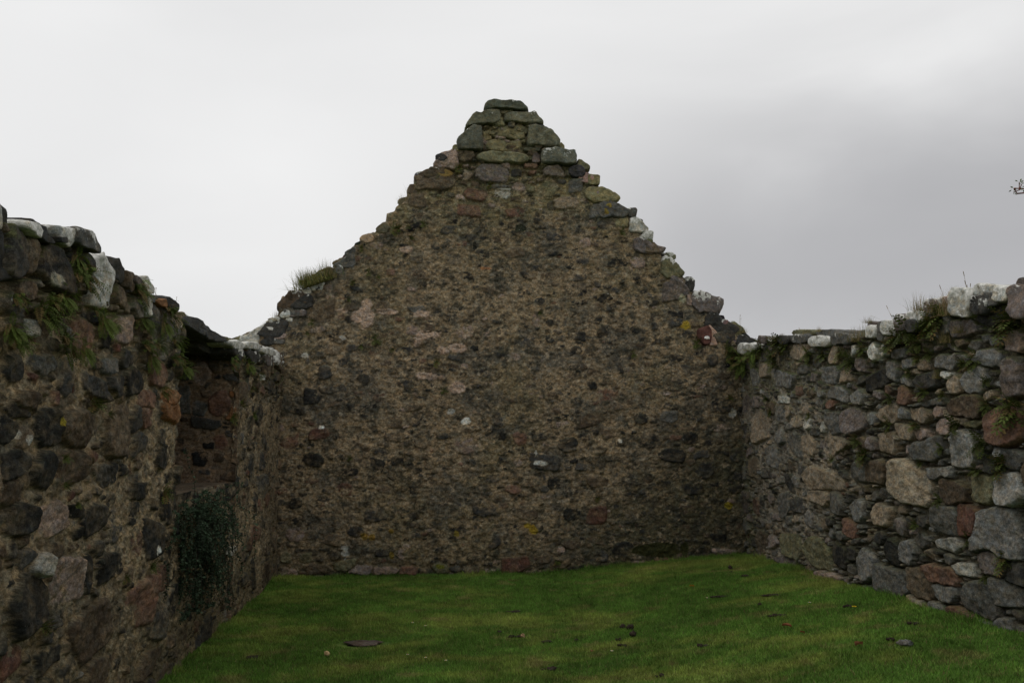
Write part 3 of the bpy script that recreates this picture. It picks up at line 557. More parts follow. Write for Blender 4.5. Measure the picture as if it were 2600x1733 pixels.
# window recess: far splay with its own coursed rubble, near splay, sill, blocked back
fJ = Field(0, .735, 2.6, .008, 61)
JU0 = XL - .70
def jadd(rows):
    for x0, y0, x1, y1, k, p in rows:      # boxes in crop J, projected on the splay
        q = [hit(*pix('J', *z), 1, JY) for z in ((x0, y0), (x1, y1))]
        fJ.add((q[0][0] + q[1][0]) / 2 - JU0, (q[0][2] + q[1][2]) / 2, abs(q[1][0] - q[0][0]) / 2, abs(q[1][2] - q[0][2]) / 2, C[k], p, 0, hero=True)
jadd([(510, 950, 760, 1215, 'r', .025), (235, 690, 350, 850, 'd', .02), (360, 660, 520, 900, 'p', .02), (210, 880, 330, 1180, 'g', .015), (330, 1220, 650, 1330, 'd', .03), (560, 1390, 700, 1530, 'r', .015), (220, 560, 400, 650, 'B', .02), (420, 560, 640, 640, 'B', .02), (220, 1340, 400, 1420, 'b', .02), (500, 640, 640, 760, 'b', .02), (330, 1000, 500, 1180, 'g', .01), (700, 950, 765, 1240, 'o', .02)])
fJ.fill([(.10, 1.9, 1.1, 200), (.06, 1.8, 1.0, 800), (.035, 1.8, .9, 1500)], lcol, lambda u, v, a, r: r.uniform(-.012, .02))
mcj = np.array((.17, .125, .085)) * (1 + .5 * fbm2(fJ.uu * 24, fJ.vv * 30, 63, 4, .7))[..., None]
fJ.solve(.002 + .008 * fbm2(fJ.uu * 6, fJ.vv * 6, 62, 3), mcj, gap=.035, rough=.012)
def patch(name, f, place, parent, flip=False):
    h = f.h; V = place(f.uu, f.vv, h).reshape(-1, 3); nu, ns = h.shape; g = np.arange(nu * ns).reshape(nu, ns)
    Fq = np.stack([g[:-1, :-1], g[1:, :-1], g[1:, 1:], g[:-1, 1:]], -1).reshape(-1, 4)
    if flip: Fq = Fq[:, ::-1]
    return in_(mesh_np(name, V, Fq, M_RUB, parent, f.col.reshape(-1, 3), f.lich.reshape(-1)))
jm = fJ.vv <= 2.46
patch('recess_side', fJ, lambda u, v, h: np.stack([JU0 + u, JY - np.where(v > 2.40, 0, h) + .0 * v, np.minimum(v, 2.42)], -1), left)
def recpoly(u0, v0, u1, v1): return [(u0, v0), ((u0 + u1) / 2, v0), (u1, v0), (u1, (v0 + v1) / 2), (u1, v1), ((u0 + u1) / 2, v1), (u0, v1), (u0, (v0 + v1) / 2)]
in_(rock('recess_back', FL, recpoly(R0 - .1, SILL - .15, R1 + .12, 2.43), -.72, -.58, C['B'], left, rough=.02, n=96))
in_(rock('recess_side', FL, recpoly(R0 - .16, SILL - .1, R0 + .005, 2.40), -.60, -.012, C['b'], left, rough=.015, n=64))
in_(rock('sill', FL, recpoly(R0 - .1, SILL - .12, R1 + .1, SILL), -.62, -.02, C['b'], left, rough=.015, n=96))
# lintels: the front one sags, thick dark slab with grey lichened top
lp = [('J', 195, 190), ('J', 290, 200), ('J', 400, 268), ('J', 480, 352), ('J', 560, 380), ('J', 650, 440), ('J', 655, 478), ('J', 560, 455), ('J', 470, 445), ('J', 390, 390), ('J', 300, 330), ('J', 200, 300)]
fl_poly = [FL.uv(*q) for q in lp]
in_(rock('lintel', FL, fl_poly, -.16, .05, (.07, .07, .068), left, lich=.06, lgrad=.35, rough=.02, n=120, label='dark sagging slab bridging the window recess'))
in_(rock('lintel', FL, recpoly(R0 - .12, 2.30, R1 + .15, 2.43), -.38, -.15, (.06, .058, .05), left, rough=.02, n=96))
in_(rock('lintel', FL, recpoly(R0 - .12, 2.31, R1 + .15, 2.43), -.66, -.37, (.06, .058, .05), left, rough=.02, n=96))
LS = [
 ('B', [(-60, 0), (-5, 62), (22, 170), (60, 250), (120, 360), (140, 470), (100, 590), (-60, 620)], 'd', 0, .025, -.2), ('B', [(95, 175), (150, 168), (205, 195), (230, 250), (215, 305), (170, 290), (110, 240), (85, 210)], 's', .55, .06, -.2),
 ('B', [(105, 165), (205, 148), (320, 210), (335, 290), (260, 300), (225, 250), (200, 190)], 'd', .03, .02, -.3), ('B', [(215, 265), (300, 290), (340, 345), (260, 330), (220, 295)], 'd', 0, .05, -.2),
 ('B', [(325, 212), (400, 208), (470, 220), (475, 300), (440, 365), (400, 340), (345, 300), (335, 250)], 's', .35, .05, -.2), ('B', [(340, 285), (400, 290), (405, 335), (350, 325)], 'd', 0, .06, -.1),
 ('B', [(455, 220), (560, 235), (600, 270), (650, 360), (650, 410), (590, 395), (470, 350), (445, 300)], 'g', .30, .07, -.3), ('B', [(690, 398), (655, 470), (640, 600), (615, 775), (700, 805), (750, 812), (775, 690), (790, 590), (760, 500), (722, 425)], 's', .42, .035, -.06),
 ('B', [(718, 415), (820, 428), (860, 520), (865, 600), (850, 640), (790, 590), (755, 490)], 'd', .06, .03, -.35), ('B', [(862, 520), (910, 545), (930, 620), (900, 700), (870, 640)], 'b', .06, .05, -.2), ('B', [(905, 555), (960, 590), (975, 660), (930, 650), (905, 600)], 'v', .25, .06, -.2),
 ('B', [(950, 568), (1000, 570), (1055, 660), (1050, 700), (1010, 700), (970, 640)], 's', .40, .06, -.3), ('B', [(1040, 700), (1085, 705), (1120, 745), (1090, 770), (1050, 745)], 'g', .05, .03, -.3), ('B', [(1085, 738), (1150, 735), (1165, 775), (1160, 805), (1110, 785), (1088, 765)], 'o', 0, .05, -.15),
 ('B', [(1140, 715), (1170, 710), (1230, 745), (1262, 790), (1250, 830), (1190, 815), (1160, 780)], 'd', .07, .04, -.3), ('B', [(1225, 830), (1290, 835), (1320, 870), (1300, 940), (1240, 960), (1200, 900)], 't', .02, .03, -.2),
 ('B', [(1490, 962), (1530, 965), (1570, 985), (1540, 1000), (1500, 985)], 's', .5, .02, -.3), ('B', [(1570, 1000), (1640, 1010), (1650, 1040), (1600, 1035)], 'O', .1, .02, -.3),
 ('B', [(1620, 1035), (1700, 1035), (1740, 1060), (1760, 1090), (1680, 1100), (1630, 1070)], 's', .5, .05, -.3), ('B', [(1740, 1050), (1830, 1050), (1870, 1080), (1830, 1105), (1750, 1100)], 's', .48, .05, -.3), ('B', [(1840, 1090), (1930, 1095), (1985, 1130), (1930, 1150), (1850, 1125)], 's', .45, .06, -.3),
 ('B', [(1655, 1085), (1720, 1095), (1745, 1160), (1700, 1180), (1660, 1140)], 'd', .3, .05, -.2), ('B', [(1760, 1110), (1830, 1110), (1850, 1180), (1800, 1200), (1765, 1160)], 'd', .28, .05, -.2), ('B', [(1880, 1130), (1940, 1130), (1955, 1210), (1910, 1220), (1885, 1180)], 'v', .3, .05, -.2)]
for i, (c, pts, k, li, w1_, w0_) in enumerate(LS):
    in_(rock('coping_stone', FL, [FL.uv(c, *q) for q in pts], w0_, w1_, C[k], left, lich=li, lgrad=.35, rough=.010, n=64, label='large pale lichened slab set upright near the wall top' if i == 7 else None))
r_ = random.Random(5)
u = -2.9
while u < 3.3:      # top stones of the stretch beside and behind the photographer
    w_ = r_.uniform(.14, .3); t_ = float(ltop(np.array([u]))[0])
    in_(rock('coping_stone', FL, [(u, t_ - .08), (u + w_, t_ - .08), (u + w_ * 1.05, t_ + .01), (u + w_ * .8, t_ + .05), (u + w_ * .2, t_ + .06), (u - .02, t_)], -.3, .03, C[r_.choice('dgbs')], left, lich=r_.choice((0, .2, .4)), rough=.012, n=40)); u += w_

# ================================================================== RIGHT WALL
right = empty('side_wall', 'right side wall of grey and pinkish drystone-like rubble with white lichened coping and straw grass', 'wall', (XR, 6, 0))
fR = Field(-3.0, YG + .03, 3.5, LD, 71)
heroes(fR, FR, [
 ('M', 210, 60, 340, 250, 'G'), ('M', 375, 35, 500, 155, 'G'), ('M', 535, 40, 660, 145, 't'), ('M', 350, 210, 470, 305, 'G'), ('M', 520, 165, 740, 340, 'd', .04), ('M', 820, 190, 980, 390, 't'), ('M', 775, 175, 875, 215, 'w'), ('M', 1000, 130, 1230, 420, 'L', .045),
 ('M', 720, 0, 940, 150, 'G', .04), ('M', 1125, -60, 1360, 105, 'G', .04), ('M', 1390, 10, 1600, 460, 'P', .05), ('M', 840, 390, 1220, 650, 'B', .05), ('M', 320, 305, 455, 505, 'r'), ('M', 1200, 500, 1620, 920, 'r', .05), ('M', 425, 530, 680, 670, 't'), ('M', 130, 520, 330, 690, 't'),
 ('M', 330, 520, 430, 640, 'G'), ('M', 795, 550, 885, 625, 'T'), ('M', 880, 610, 1050, 690, 'T', .02), ('M', 725, 650, 880, 790, 'p'), ('M', 300, 720, 500, 840, 't'), ('M', 500, 740, 650, 850, 'p'), ('M', 860, 740, 1160, 1160, 'L', .04), ('M', 470, 840, 780, 1050, 'g', .04),
 ('M', 110, 750, 340, 990, 't', .035), ('M', 0, 1040, 200, 1280, 'b', .03), ('M', 260, 1065, 680, 1510, 'T', .05), ('M', 600, 1125, 880, 1220, 'G'), ('M', 750, 1240, 1040, 1490, 'B', .03), ('M', 1050, 1190, 1350, 1500, 'O', .03), ('M', 1290, 1165, 1640, 1530, 'L', .05),
 ('M', 1200, 1000, 1340, 1170, 'd', .02), ('M', 1400, 940, 1600, 1160, 'g'), ('M', 1310, 920, 1385, 1010, 'G'), ('M', 1010, 655, 1200, 720, 'O'), ('M', 440, 470, 800, 510, 'g'), ('M', 700, 520, 780, 620, 'p'), ('M', 410, 150, 550, 190, 't', .02), ('M', 470, 425, 600, 460, 'p', .02),
 ('E', 830, 315, 950, 475, 'G'), ('E', 690, 275, 790, 420, 'g'), ('E', 570, 255, 685, 345, 't', .04), ('E', 510, 115, 800, 260, 't', .03), ('E', 985, 345, 1105, 510, 't', .04), ('E', 790, 460, 880, 580, 'r'), ('E', 1410, 360, 1580, 560, 'g', .03), ('E', 1585, 350, 1740, 580, 'R'),
 ('E', 1715, 370, 2040, 710, 'G', .05), ('E', 1430, 580, 1610, 670, 'L', .02), ('E', 365, 540, 510, 720, 'O', .03), ('E', 535, 570, 710, 800, 'O', .035), ('E', 880, 640, 1000, 890, 'G', .03), ('E', 1000, 770, 1240, 960, 'g', .03), ('E', 1080, 590, 1170, 770, 'k', .02), ('E', 1165, 590, 1290, 760, 'G', .03),
 ('E', 1235, 790, 1420, 1000, 'b', .02), ('E', 1340, 770, 1610, 900, 'r', .04), ('E', 1410, 880, 1590, 1010, 'G', .035), ('E', 1600, 880, 1840, 1130, 'g', .03), ('E', 1730, 620, 1920, 830, 'v', .04), ('E', 1820, 870, 2040, 1060, 'g', .03), ('E', 1230, 1000, 1380, 1070, 't', .04), ('E', 1385, 1030, 1530, 1130, 'G', .04),
 ('E', 1520, 1060, 1720, 1190, 'r', .05), ('E', 1750, 1120, 1950, 1230, 'G', .04), ('E', 1560, 760, 1700, 830, 's', .015), ('E', 325, 260, 420, 440, 'g', .02), ('E', 430, 300, 520, 410, 'd', .02), ('E', 385, 130, 440, 250, 'd', .02), ('E', 640, 810, 790, 905, 'p', .07), ('E', 325, 700, 480, 780, 'v', .03), ('E', 1920, 730, 2050, 890, 'd', .03),
 ('D', 715, 610, 860, 740, 't'), ('D', 775, 760, 850, 830, 'g'), ('D', 1080, 1060, 1240, 1255, 'P', .035), ('D', 975, 1080, 1085, 1260, 'g', .02), ('D', 815, 1140, 860, 1220, 's', .03), ('D', 930, 1160, 960, 1240, 's', .03), ('D', 990, 915, 1115, 1010, 'G', .02), ('D', 1135, 945, 1240, 1040, 'L', .03), ('D', 455, 1090, 570, 1310, 't', .02),
 ('D', 1250, 800, 1410, 940, 'k', .01), ('D', 1310, 825, 1340, 870, 'w', .02), ('D', 1075, 780, 1150, 880, 't', .02), ('D', 1275, 610, 1360, 730, 'w', .045), ('D', 1360, 620, 1400, 700, 's', .03), ('D', 565, 810, 770, 930, 'G', .02), ('D', 1000, 630, 1080, 760, 't', .03), ('D', 485, 750, 570, 850, 't', .03), ('D', 780, 1250, 900, 1400, 't', .02), ('D', 965, 1280, 1160, 1370, 't', .03),
 ('D', 640, 975, 700, 1030, 's', .02), ('D', 1150, 620, 1185, 700, 's', .03), ('D', 1850, 440, 2040, 560, 'v', .03), ('D', 2040, 330, 2353, 480, 'k', .02), ('D', 1560, 590, 1680, 660, 'B', .03), ('D', 1450, 655, 1530, 720, 'g', .03), ('D', 2260, 530, 2353, 670, 'p', .04), ('D', 940, 760, 1060, 900, 'G', .02)])
def rcol(u, v, a, r):
    q = r.random(); k = .7 + .55 * r.random()
    base = C['d'] if q < .16 else C['g'] if q < .42 else C['G'] if q < .60 else C['b'] if q < .70 else C['t'] if q < .82 else C['P'] if q < .9 else C['v'] if q < .95 else C['k'] if q < .98 else C['r']
    return tuple(c * k for c in base)
fR.fill([(.16, 1.25, 1.15, 500), (.11, 1.3, 1.05, 1800), (.07, 1.4, 1.0, 5000), (.043, 1.7, .9, 12000), (.026, 1.8, .85, 20000)], rcol, lambda u, v, a, r: r.uniform(.002, .034))
uu, vv = fR.uu, fR.vv
n1 = fbm2(uu * 1.6, vv * 1.6, 81, 4); n2 = fbm2(uu * 6, vv * 6, 82, 4, .6); n3 = fbm2(uu * 24, vv * 30, 83, 4, .7)
dryness = sstep(8.0, 6.8, uu + .9 * n1 + .35 * (vv - 1.3))
mort = -.006 + .010 * n2 - .030 * dryness
mc = (np.array((.25, .22, .175)) * (1 + .5 * n3[..., None]) * (1 + .3 * n1[..., None]))
w2 = sstep(-.1, .4, fbm2(uu * 5, vv * 5, 84, 4, .6))[..., None] * .6; mc = mc * (1 - w2) + np.array((.12, .115, .10)) * w2
dd = dryness[..., None] * .7; mc = mc * (1 - dd) + np.array((.075, .068, .045)) * dd
ms = (sstep(1.9, 2.4, vv + .3 * n2) * .5)[..., None]; mc = mc * (1 - ms) + np.array((.05, .058, .02)) * ms
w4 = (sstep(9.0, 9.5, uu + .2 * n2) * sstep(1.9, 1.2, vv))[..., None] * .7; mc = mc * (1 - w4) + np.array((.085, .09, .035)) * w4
fR.solve(mort, mc, gap=.046, rough=.020, stone_rough=.010, smear=.40, moss=.30 + .5 * sstep(1.5, 2.3, vv))
mo = (sstep(.30, .5, fbm2(uu * 7, vv * 7, 86, 4, .6)) * sstep(1.2, 2.2, vv) * sstep(.1, -.02, fR.h))[..., None] * .0
RT = [('P', 1870, 890), ('P', 1880, 886), ('P', 1900, 878), ('P', 1925, 872), ('P', 1950, 860), ('P', 1975, 858), ('P', 2010, 856), ('P', 2025, 848), ('P', 2055, 845), ('P', 2075, 852), ('P', 2110, 848), ('P', 2150, 845), ('P', 2175, 852), ('P', 2205, 842), ('P', 2213, 828),
      ('P', 2240, 822), ('P', 2255, 820), ('P', 2285, 812), ('P', 2300, 802), ('P', 2320, 795), ('P', 2360, 788), ('P', 2370, 770), ('P', 2400, 760), ('P', 2420, 762), ('P', 2440, 762), ('P', 2450, 748), ('P', 2485, 732), ('P', 2530, 730), ('P', 2570, 735), ('P', 2600, 722)]
_rt2 = topline(FR, RT, .03, 8, .015)
def rtop(U): return np.where(U < 4.72, 2.56 + .05 * fbm2(U * 3, U * 0, 97, 3), _rt2(U))
in_(wall_mesh('rubble_face', FR, fR, rtop, .70, right, steps(fR, 4.3)))
RS = [('D', 362, 610, 482, 692, 's', .5, .06), ('D', 500, 560, 560, 620, 'v', .1, .04), ('D', 560, 560, 640, 600, 's', .25, .02), ('D', 625, 555, 735, 620, 'd', .12, .05), ('D', 718, 518, 905, 562, 'O', .2, .02), ('D', 735, 545, 880, 612, 'g', .3, .05),
 ('D', 895, 515, 1115, 566, 'g', .12, .03), ('D', 875, 558, 1030, 645, 's', .52, .07), ('D', 1015, 540, 1185, 625, 'g', .12, .05), ('D', 1260, 458, 1360, 520, 'v', .15, .02), ('D', 1278, 483, 1358, 580, 's', .5, .06), ('D', 1345, 460, 1400, 600, 'g', .2, .04), ('D', 1385, 448, 1500, 565, 's', .5, .06),
 ('D', 1475, 400, 1570, 530, 'v', .32, .06), ('D', 1555, 385, 1700, 470, 's', .48, .05), ('D', 1560, 440, 1660, 540, 'd', .15, .06), ('D', 1695, 290, 1790, 440, 'P', .35, .06), ('D', 1760, 285, 1870, 430, 'p', .22, .03), ('D', 1850, 290, 1930, 400, 's', .45, .04),
 ('D', 1895, 228, 2045, 430, 's', .42, .08), ('D', 2030, 195, 2250, 300, 's', .42, .05), ('D', 2040, 270, 2160, 420, 'd', .36, .08), ('D', 2120, 250, 2240, 350, 'g', .2, .07), ('D', 2205, 210, 2325, 325, 's', .45, .08), ('D', 2318, 195, 2500, 440, 'P', .22, .09), ('D', 2310, 150, 2450, 225, 'v', .1, .02)]
for i, (c, x0, y0, x1, y1, k, li, w1_) in enumerate(RS):
    in_(rock('coping_stone', FR, bbpoly(FR, c, x0, y0, x1, y1, 140 + i, .28), -.30, w1_, C[k], right, lich=li, lgrad=.4, rough=.013, n=56))
u = -2.9
while u < 4.4:
    w_ = r_.uniform(.14, .3); t_ = float(rtop(np.array([u]))[0])
    in_(rock('coping_stone', FR, [(u, t_ - .08), (u + w_, t_ - .08), (u + w_ * 1.05, t_ + .01), (u + w_ * .8, t_ + .05), (u + w_ * .2, t_ + .06), (u - .02, t_)], -.3, .03, C[r_.choice('dgps')], right, lich=r_.choice((0, .2, .4)), rough=.012, n=40)); u += w_

# ================================================================== GROUND + LAWN
def gh(x, y):
    x = np.asarray(x, float); y = np.asarray(y, float)
    rise = np.interp(y, [4.9, 5.8, 7.2, 8, 9.05, 9.6], [.41, .38, .33, .305, .256, .232])
    s = np.clip((x - 1.0) / (XR - 1.0), 0, 1); f = .5 * s + .5 * s * s * (3 - 2 * s)
    outside = sstep(XR + .7, XR + 2, x)
    return rise * f * (1 - .5 * outside) + .045 * sstep(7.5, 9.6, y) * (1 - s) + .016 * fbm2(x * 1.6 + 40, y * 1.6 + 40, 5, 3)
def axis(c0, c1, d, far):
    a = list(np.arange(c0, c1 + d / 2, d)); k = d; x = c1
    while x < far: k *= 1.35; x += k; a.append(x)
    k = d; x = c0
    while x > -far: k *= 1.35; x -= k; a.insert(0, x)
    return np.array(a)
gx, gy = axis(-2.2, 3.9, .05, 400), axis(3.5, 9.8, .05, 400)
GX, GY = np.meshgrid(gx, gy, indexing='ij'); GZ = gh(GX, GY)
gg = np.arange(GX.size).reshape(GX.shape); Fg = np.stack([gg[:-1, :-1], gg[1:, :-1], gg[1:, 1:], gg[:-1, 1:]], -1).reshape(-1, 4)
def lawncol(x, y):
    a = fbm2(x * .9 + 3, y * 1.5 + 3, 201, 4, .55); b = fbm2(x * 3, y * 5, 202, 4, .6)
    dry = sstep(-.15, .6, .8 * a + .8 * b)[..., None] * .85
    c = np.array((.085, .165, .026)) * (1 - dry) + np.array((.190, .225, .048)) * dry
    brown = sstep(.22, .5, fbm2(x * 4.4 + 9, y * 6 + 9, 203, 5, .65))[..., None] * .5
    fine_ = (1.20 + .65 * fbm2(x * 13, y * 15, 204, 4, .7) + .55 * fbm2(x * 1.7, y * 2.4, 206, 4, .6))[..., None]
    return (c * (1 - brown) + np.array((.215, .165, .07)) * brown) * fine_
mg, t, b = new_mat('soil_and_turf'); at = N(t, 'ShaderNodeAttribute', attribute_name='Col')
sc_ = N(t, 'ShaderNodeVectorMath', operation='SCALE'); t.links.new(at.outputs['Color'], sc_.inputs[0])
nz2 = N(t, 'ShaderNodeTexNoise'); nz2.inputs['Scale'].default_value = 60; nz2.inputs['Detail'].default_value = 5
t.links.new(mth('MULTIPLY_ADD', nz2.outputs['Fac'], 1.4, .2, tree=t), sc_.inputs['Scale']); t.links.new(sc_.outputs[0], b.inputs['Base Color'])
tag(mesh_np('ground', np.stack([GX, GY, GZ], -1).reshape(-1, 3), Fg, mg, None, (lawncol(GX, GY) * .6).reshape(-1, 3)), kind='structure')
rn = np.random.RandomState(4)
def clear_of(x, y):
    m = np.ones(len(x), bool)
    for cx_, cy_, a_, b_ in BARE: m &= ((x - cx_) / a_) ** 2 + ((y - cy_) / b_) ** 2 > 1
    return m
def on_ground(c, x, y):
    px, py = pix(c, x, y); z = 0.0
    for _ in range(6):
        p = hit(px, py, 2, z); z = float(gh(p[0], p[1]))
    return p[0], p[1], z
slab_at = on_ground('Q', 1120, 609)
BARE = [(slab_at[0], slab_at[1], .22, .13)]
def blades(n, x0, x1, y0, y1, seed, wd, hmin, hmax):
    r = np.random.RandomState(seed)
    x = r.uniform(x0, x1, n); y = r.uniform(y0, y1, n); k = clear_of(x, y); x, y = x[k], y[k]; n = len(x)
    z = gh(x, y); cl = fbm2(x * 4, y * 4, 301, 3); edge = np.maximum(np.maximum(sstep(.16, 0, x - XL), sstep(.2, 0, XR - x)), sstep(.12, 0, YG - y))
    hgt = r.uniform(hmin, hmax, n) * (1 + .5 * cl) * (1 + 2.4 * edge * r.uniform(0, 1, n) * sstep(-.3, .4, fbm2(x * 3, y * 3, 305, 3)))
    an = r.uniform(0, 2 * math.pi, n); ln = r.uniform(.2, 1.1, n) * hgt; la = r.uniform(0, 2 * math.pi, n)
    dx, dy = np.cos(an) * wd, np.sin(an) * wd
    A = np.stack([x - dx, y - dy, z - .004], -1); B = np.stack([x + dx, y + dy, z - .004], -1)
    T_ = np.stack([x + ln * np.cos(la), y + ln * np.sin(la), z + hgt], -1)
    c = lawncol(x, y) * r.uniform(.55, 1.5, (n, 1)); dry = r.uniform(0, 1, n) < .05
    c[dry] = np.array((.24, .20, .085)) * r.uniform(.6, 1.1, (dry.sum(), 1))
    return np.stack([A, B, T_], 1).reshape(-1, 3), np.repeat(np.clip(c, .005, .5), 3, 0)
b1 = blades(520000, XL - .02, XR + .02, 4.1, YG + .02, 1, .0030, .010, .028)
b2 = blades(90000, XL - .02, XR + .02, -3, 4.1, 2, .004, .012, .03)
BV = np.concatenate([b1[0], b2[0]]); BC = np.concatenate([b1[1], b2[1]])
tag(mesh_np('grass', BV, np.arange(len(BV)).reshape(-1, 3), M_GRASS, None, BC), 'short mossy green lawn growing between the three ruined walls', 'grass', kind='stuff')

# ================================================================== things lying on the lawn
def lump(name, c, x, y, a, b_, h, col, label, cat, group=None, seed=0, n=28, sink=.3, lumps=1):
    px, py, pz = on_ground(c, x, y); pz += .006; a *= .8; b_ *= .8; r = random.Random(seed); V = []; Fs = []; cc = []
    for q in range(lumps):
        ox, oy = (r.uniform(-a, a), r.uniform(-b_, b_) * .6) if lumps > 1 else (0, 0); s_ = (r.uniform(.22, .62) if lumps > 1 else r.uniform(.9, 1.1))
        ph = np.linspace(0, math.pi, 12)[:, None]; th = np.linspace(0, 2 * math.pi, n, endpoint=False)[None]
        X = np.sin(ph) * np.cos(th); Y = np.sin(ph) * np.sin(th); Z = np.cos(ph) + 0 * th
        d = 1 + .45 * vn3(X * 1.9 + seed + q, Y * 1.9, Z * 1.9, seed) + .3 * vn3(X * 6 + seed, Y * 6, Z * 6, seed + 1)
        P_ = np.stack([ox + X * d * a * s_, oy + Y * d * b_ * s_, Z * d * h * s_ + h * (1 - sink) * s_], -1).reshape(-1, 3)
        g = np.arange(12 * n).reshape(12, n) + len(V) * 12 * n; gn = np.roll(g, -1, 1)
        V.append(P_); Fs.append(np.stack([g[:-1], g[1:], gn[1:], gn[:-1]], -1).reshape(-1, 4))
        cc.append(np.array(col) * (1 + .35 * vn3(P_[:, 0] * 60, P_[:, 1] * 60, P_[:, 2] * 60, seed))[:, None])
    o = mesh_np(name, np.concatenate(V), np.concatenate(Fs), M_STONE, None, np.clip(np.concatenate(cc), .005, .6), np.zeros(len(V) * 12 * n))
    o.location = (px, py, pz); return tag(o, label, cat, group)
SOIL = (.034, .027, .020)
lump('flat_stone', 'Q', 1120, 609, .19, .10, .012, (.085, .066, .052), 'flat reddish brown stone sunk flush in the lawn left of centre', 'stone', seed=3, sink=.55)
for i, (c, x, y, a, b_, n_, l) in enumerate([
 ('Q', 520, 686, .05, .05, 4, 'dark crumbled soil clod nearest the left wall foot'), ('Q', 1850, 550, .035, .03, 3, 'thin scatter of soil just left of the clod with a tan chip'), ('Q', 1945, 573, .06, .035, 4, 'long dark soil clod with a tan chip beside it'),
 ('Q', 2130, 604, .055, .045, 2, 'largest black soil clod in the middle of the lawn'), ('Q', 2275, 594, .03, .03, 2, 'faint dark soil clod just right of the largest black clod'), ('Q', 2125, 752, .06, .035, 4, 'spread soil clod in front of the largest black clod'),
 ('Q', 1925, 440, .07, .04, 4, 'loose soil crumbs midway between the black clod and the gable wall'), ('R', 757, 203, .032, .032, 1, 'small black clod nearest the far right corner of the walls'), ('R', 759, 224, .045, .03, 2, 'black clod just in front of the one nearest the far right corner'),
 ('R', 845, 243, .06, .04, 3, 'brown soil clod right of the two black clods near the far corner'), ('R', 700, 358, .13, .035, 8, 'long streak of dark soil crumbs on the upper right lawn'), ('R', 985, 350, .09, .035, 6, 'shorter streak of dark soil crumbs nearer the right wall'),
 ('R', 920, 400, .03, .03, 2, 'lone dark clod below the shorter soil streak'), ('R', 1390, 411, .035, .03, 2, 'dark clod just left of the small yellow flower'), ('R', 1015, 462, .09, .03, 6, 'pale crumbled soil streak in the middle of the right lawn'),
 ('R', 174, 527, .035, .03, 1, 'left one of three black clods set in a triangle'), ('R', 214, 531, .035, .03, 1, 'right one of three black clods set in a triangle'), ('R', 231, 567, .035, .03, 1, 'front one of three black clods set in a triangle'),
 ('R', 148, 591, .03, .03, 2, 'faint clod left of the triangle of three black clods'), ('R', 180, 623, .05, .03, 2, 'flat grey clod in front of the triangle of three black clods'), ('R', 598, 625, .045, .04, 3, 'dark bluish clod alone on the lower middle lawn'),
 ('R', 375, 790, .035, .035, 2, 'dark clod close to the bottom edge of the lawn'), ('R', 1633, 591, .035, .03, 2, 'small dark clod left of the flat grey pebble'), ('R', 1755, 505, .04, .03, 2, 'dark clod at the foot of the grass bank by the right wall')]):
    n_ = n_ * 2 + 1 if n_ > 1 else 1
    lump('soil_clod', c, x, y, a * .9, b_ * .9, (.017 if n_ > 1 else .020), SOIL, l, 'soil clod', 'dark soil clods scattered over the lawn', 500 + i, 16, lumps=n_)
lump('pebble', 'R', 1710, 620, .055, .045, .02, (.13, .13, .125), 'flat grey pebble in the grass on the right', 'stone', 'pebbles and chips lying in the grass', 71)
lump('pebble', 'Q', 1983, 575, .022, .018, .018, (.28, .19, .11), 'small tan chip touching the long dark soil clod', 'stone', 'pebbles and chips lying in the grass', 72)
lump('pebble', 'Q', 918, 675, .022, .02, .02, (.50, .36, .19), 'small bright tan pebble in front of the flat brown stone', 'stone', 'pebbles and chips lying in the grass', 73)
lump('pebble', 'E', 1800, 1000, .02, .02, .02, (.5, .48, .42), 'x', 'stone', None, 74) if False else None
def dead_leaf(c, x, y, s_, col, rz, label, seed):
    s_ *= .75
    px, py, pz = on_ground(c, x, y); n = 9; r = random.Random(seed)
    V = []
    for i in range(n):
        t_ = i / (n - 1); hw = s_ * .45 * math.sin(math.pi * t_ ** .8) ** .7 * (1 + .3 * r.uniform(-1, 1)) + .0008
        zc = .02 + .35 * s_ * math.sin(math.pi * t_) * .5
        for k, q in enumerate((-1, -.5, 0, .5, 1)): V.append(((t_ - .5) * s_ * 1.6, q * hw, zc + abs(q) ** 1.5 * s_ * .35))
    Fs = [(i * 5 + k, (i + 1) * 5 + k, (i + 1) * 5 + k + 1, i * 5 + k + 1) for i in range(n - 1) for k in range(4)]
    V = np.array(V); o = mesh_np('fallen_leaf', V, np.array(Fs), M_LEAF, None, np.array(col) * (1 + .25 * fbm2(V[:, 0] * 60, V[:, 1] * 60, seed, 3))[:, None])
    o.location = (px, py, pz); o.rotation_euler = (r.uniform(-.2, .2), r.uniform(-.2, .2), rz); tag(o, label, 'leaf', 'dead leaves on the lawn')
dead_leaf('R', 550, 307, .042, (.50, .22, .03), .3, 'bright orange leaf on the lawn near the gable wall', 1)
dead_leaf('R', 1065, 527, .055, (.20, .075, .035), -.6, 'reddish leaf on the middle right lawn, left of its smaller neighbour', 2)
dead_leaf('R', 1150, 563, .035, (.22, .06, .03), .5, 'smallest reddish leaf on the right lawn', 3)
dead_leaf('R', 1460, 633, .065, (.22, .095, .045), .5, 'largest curled rusty leaf on the lower right lawn', 4)
dead_leaf('R', 5, 665, .04, (.24, .13, .06), 1.2, 'brown leaf on the middle lawn in front of the black clods', 5)
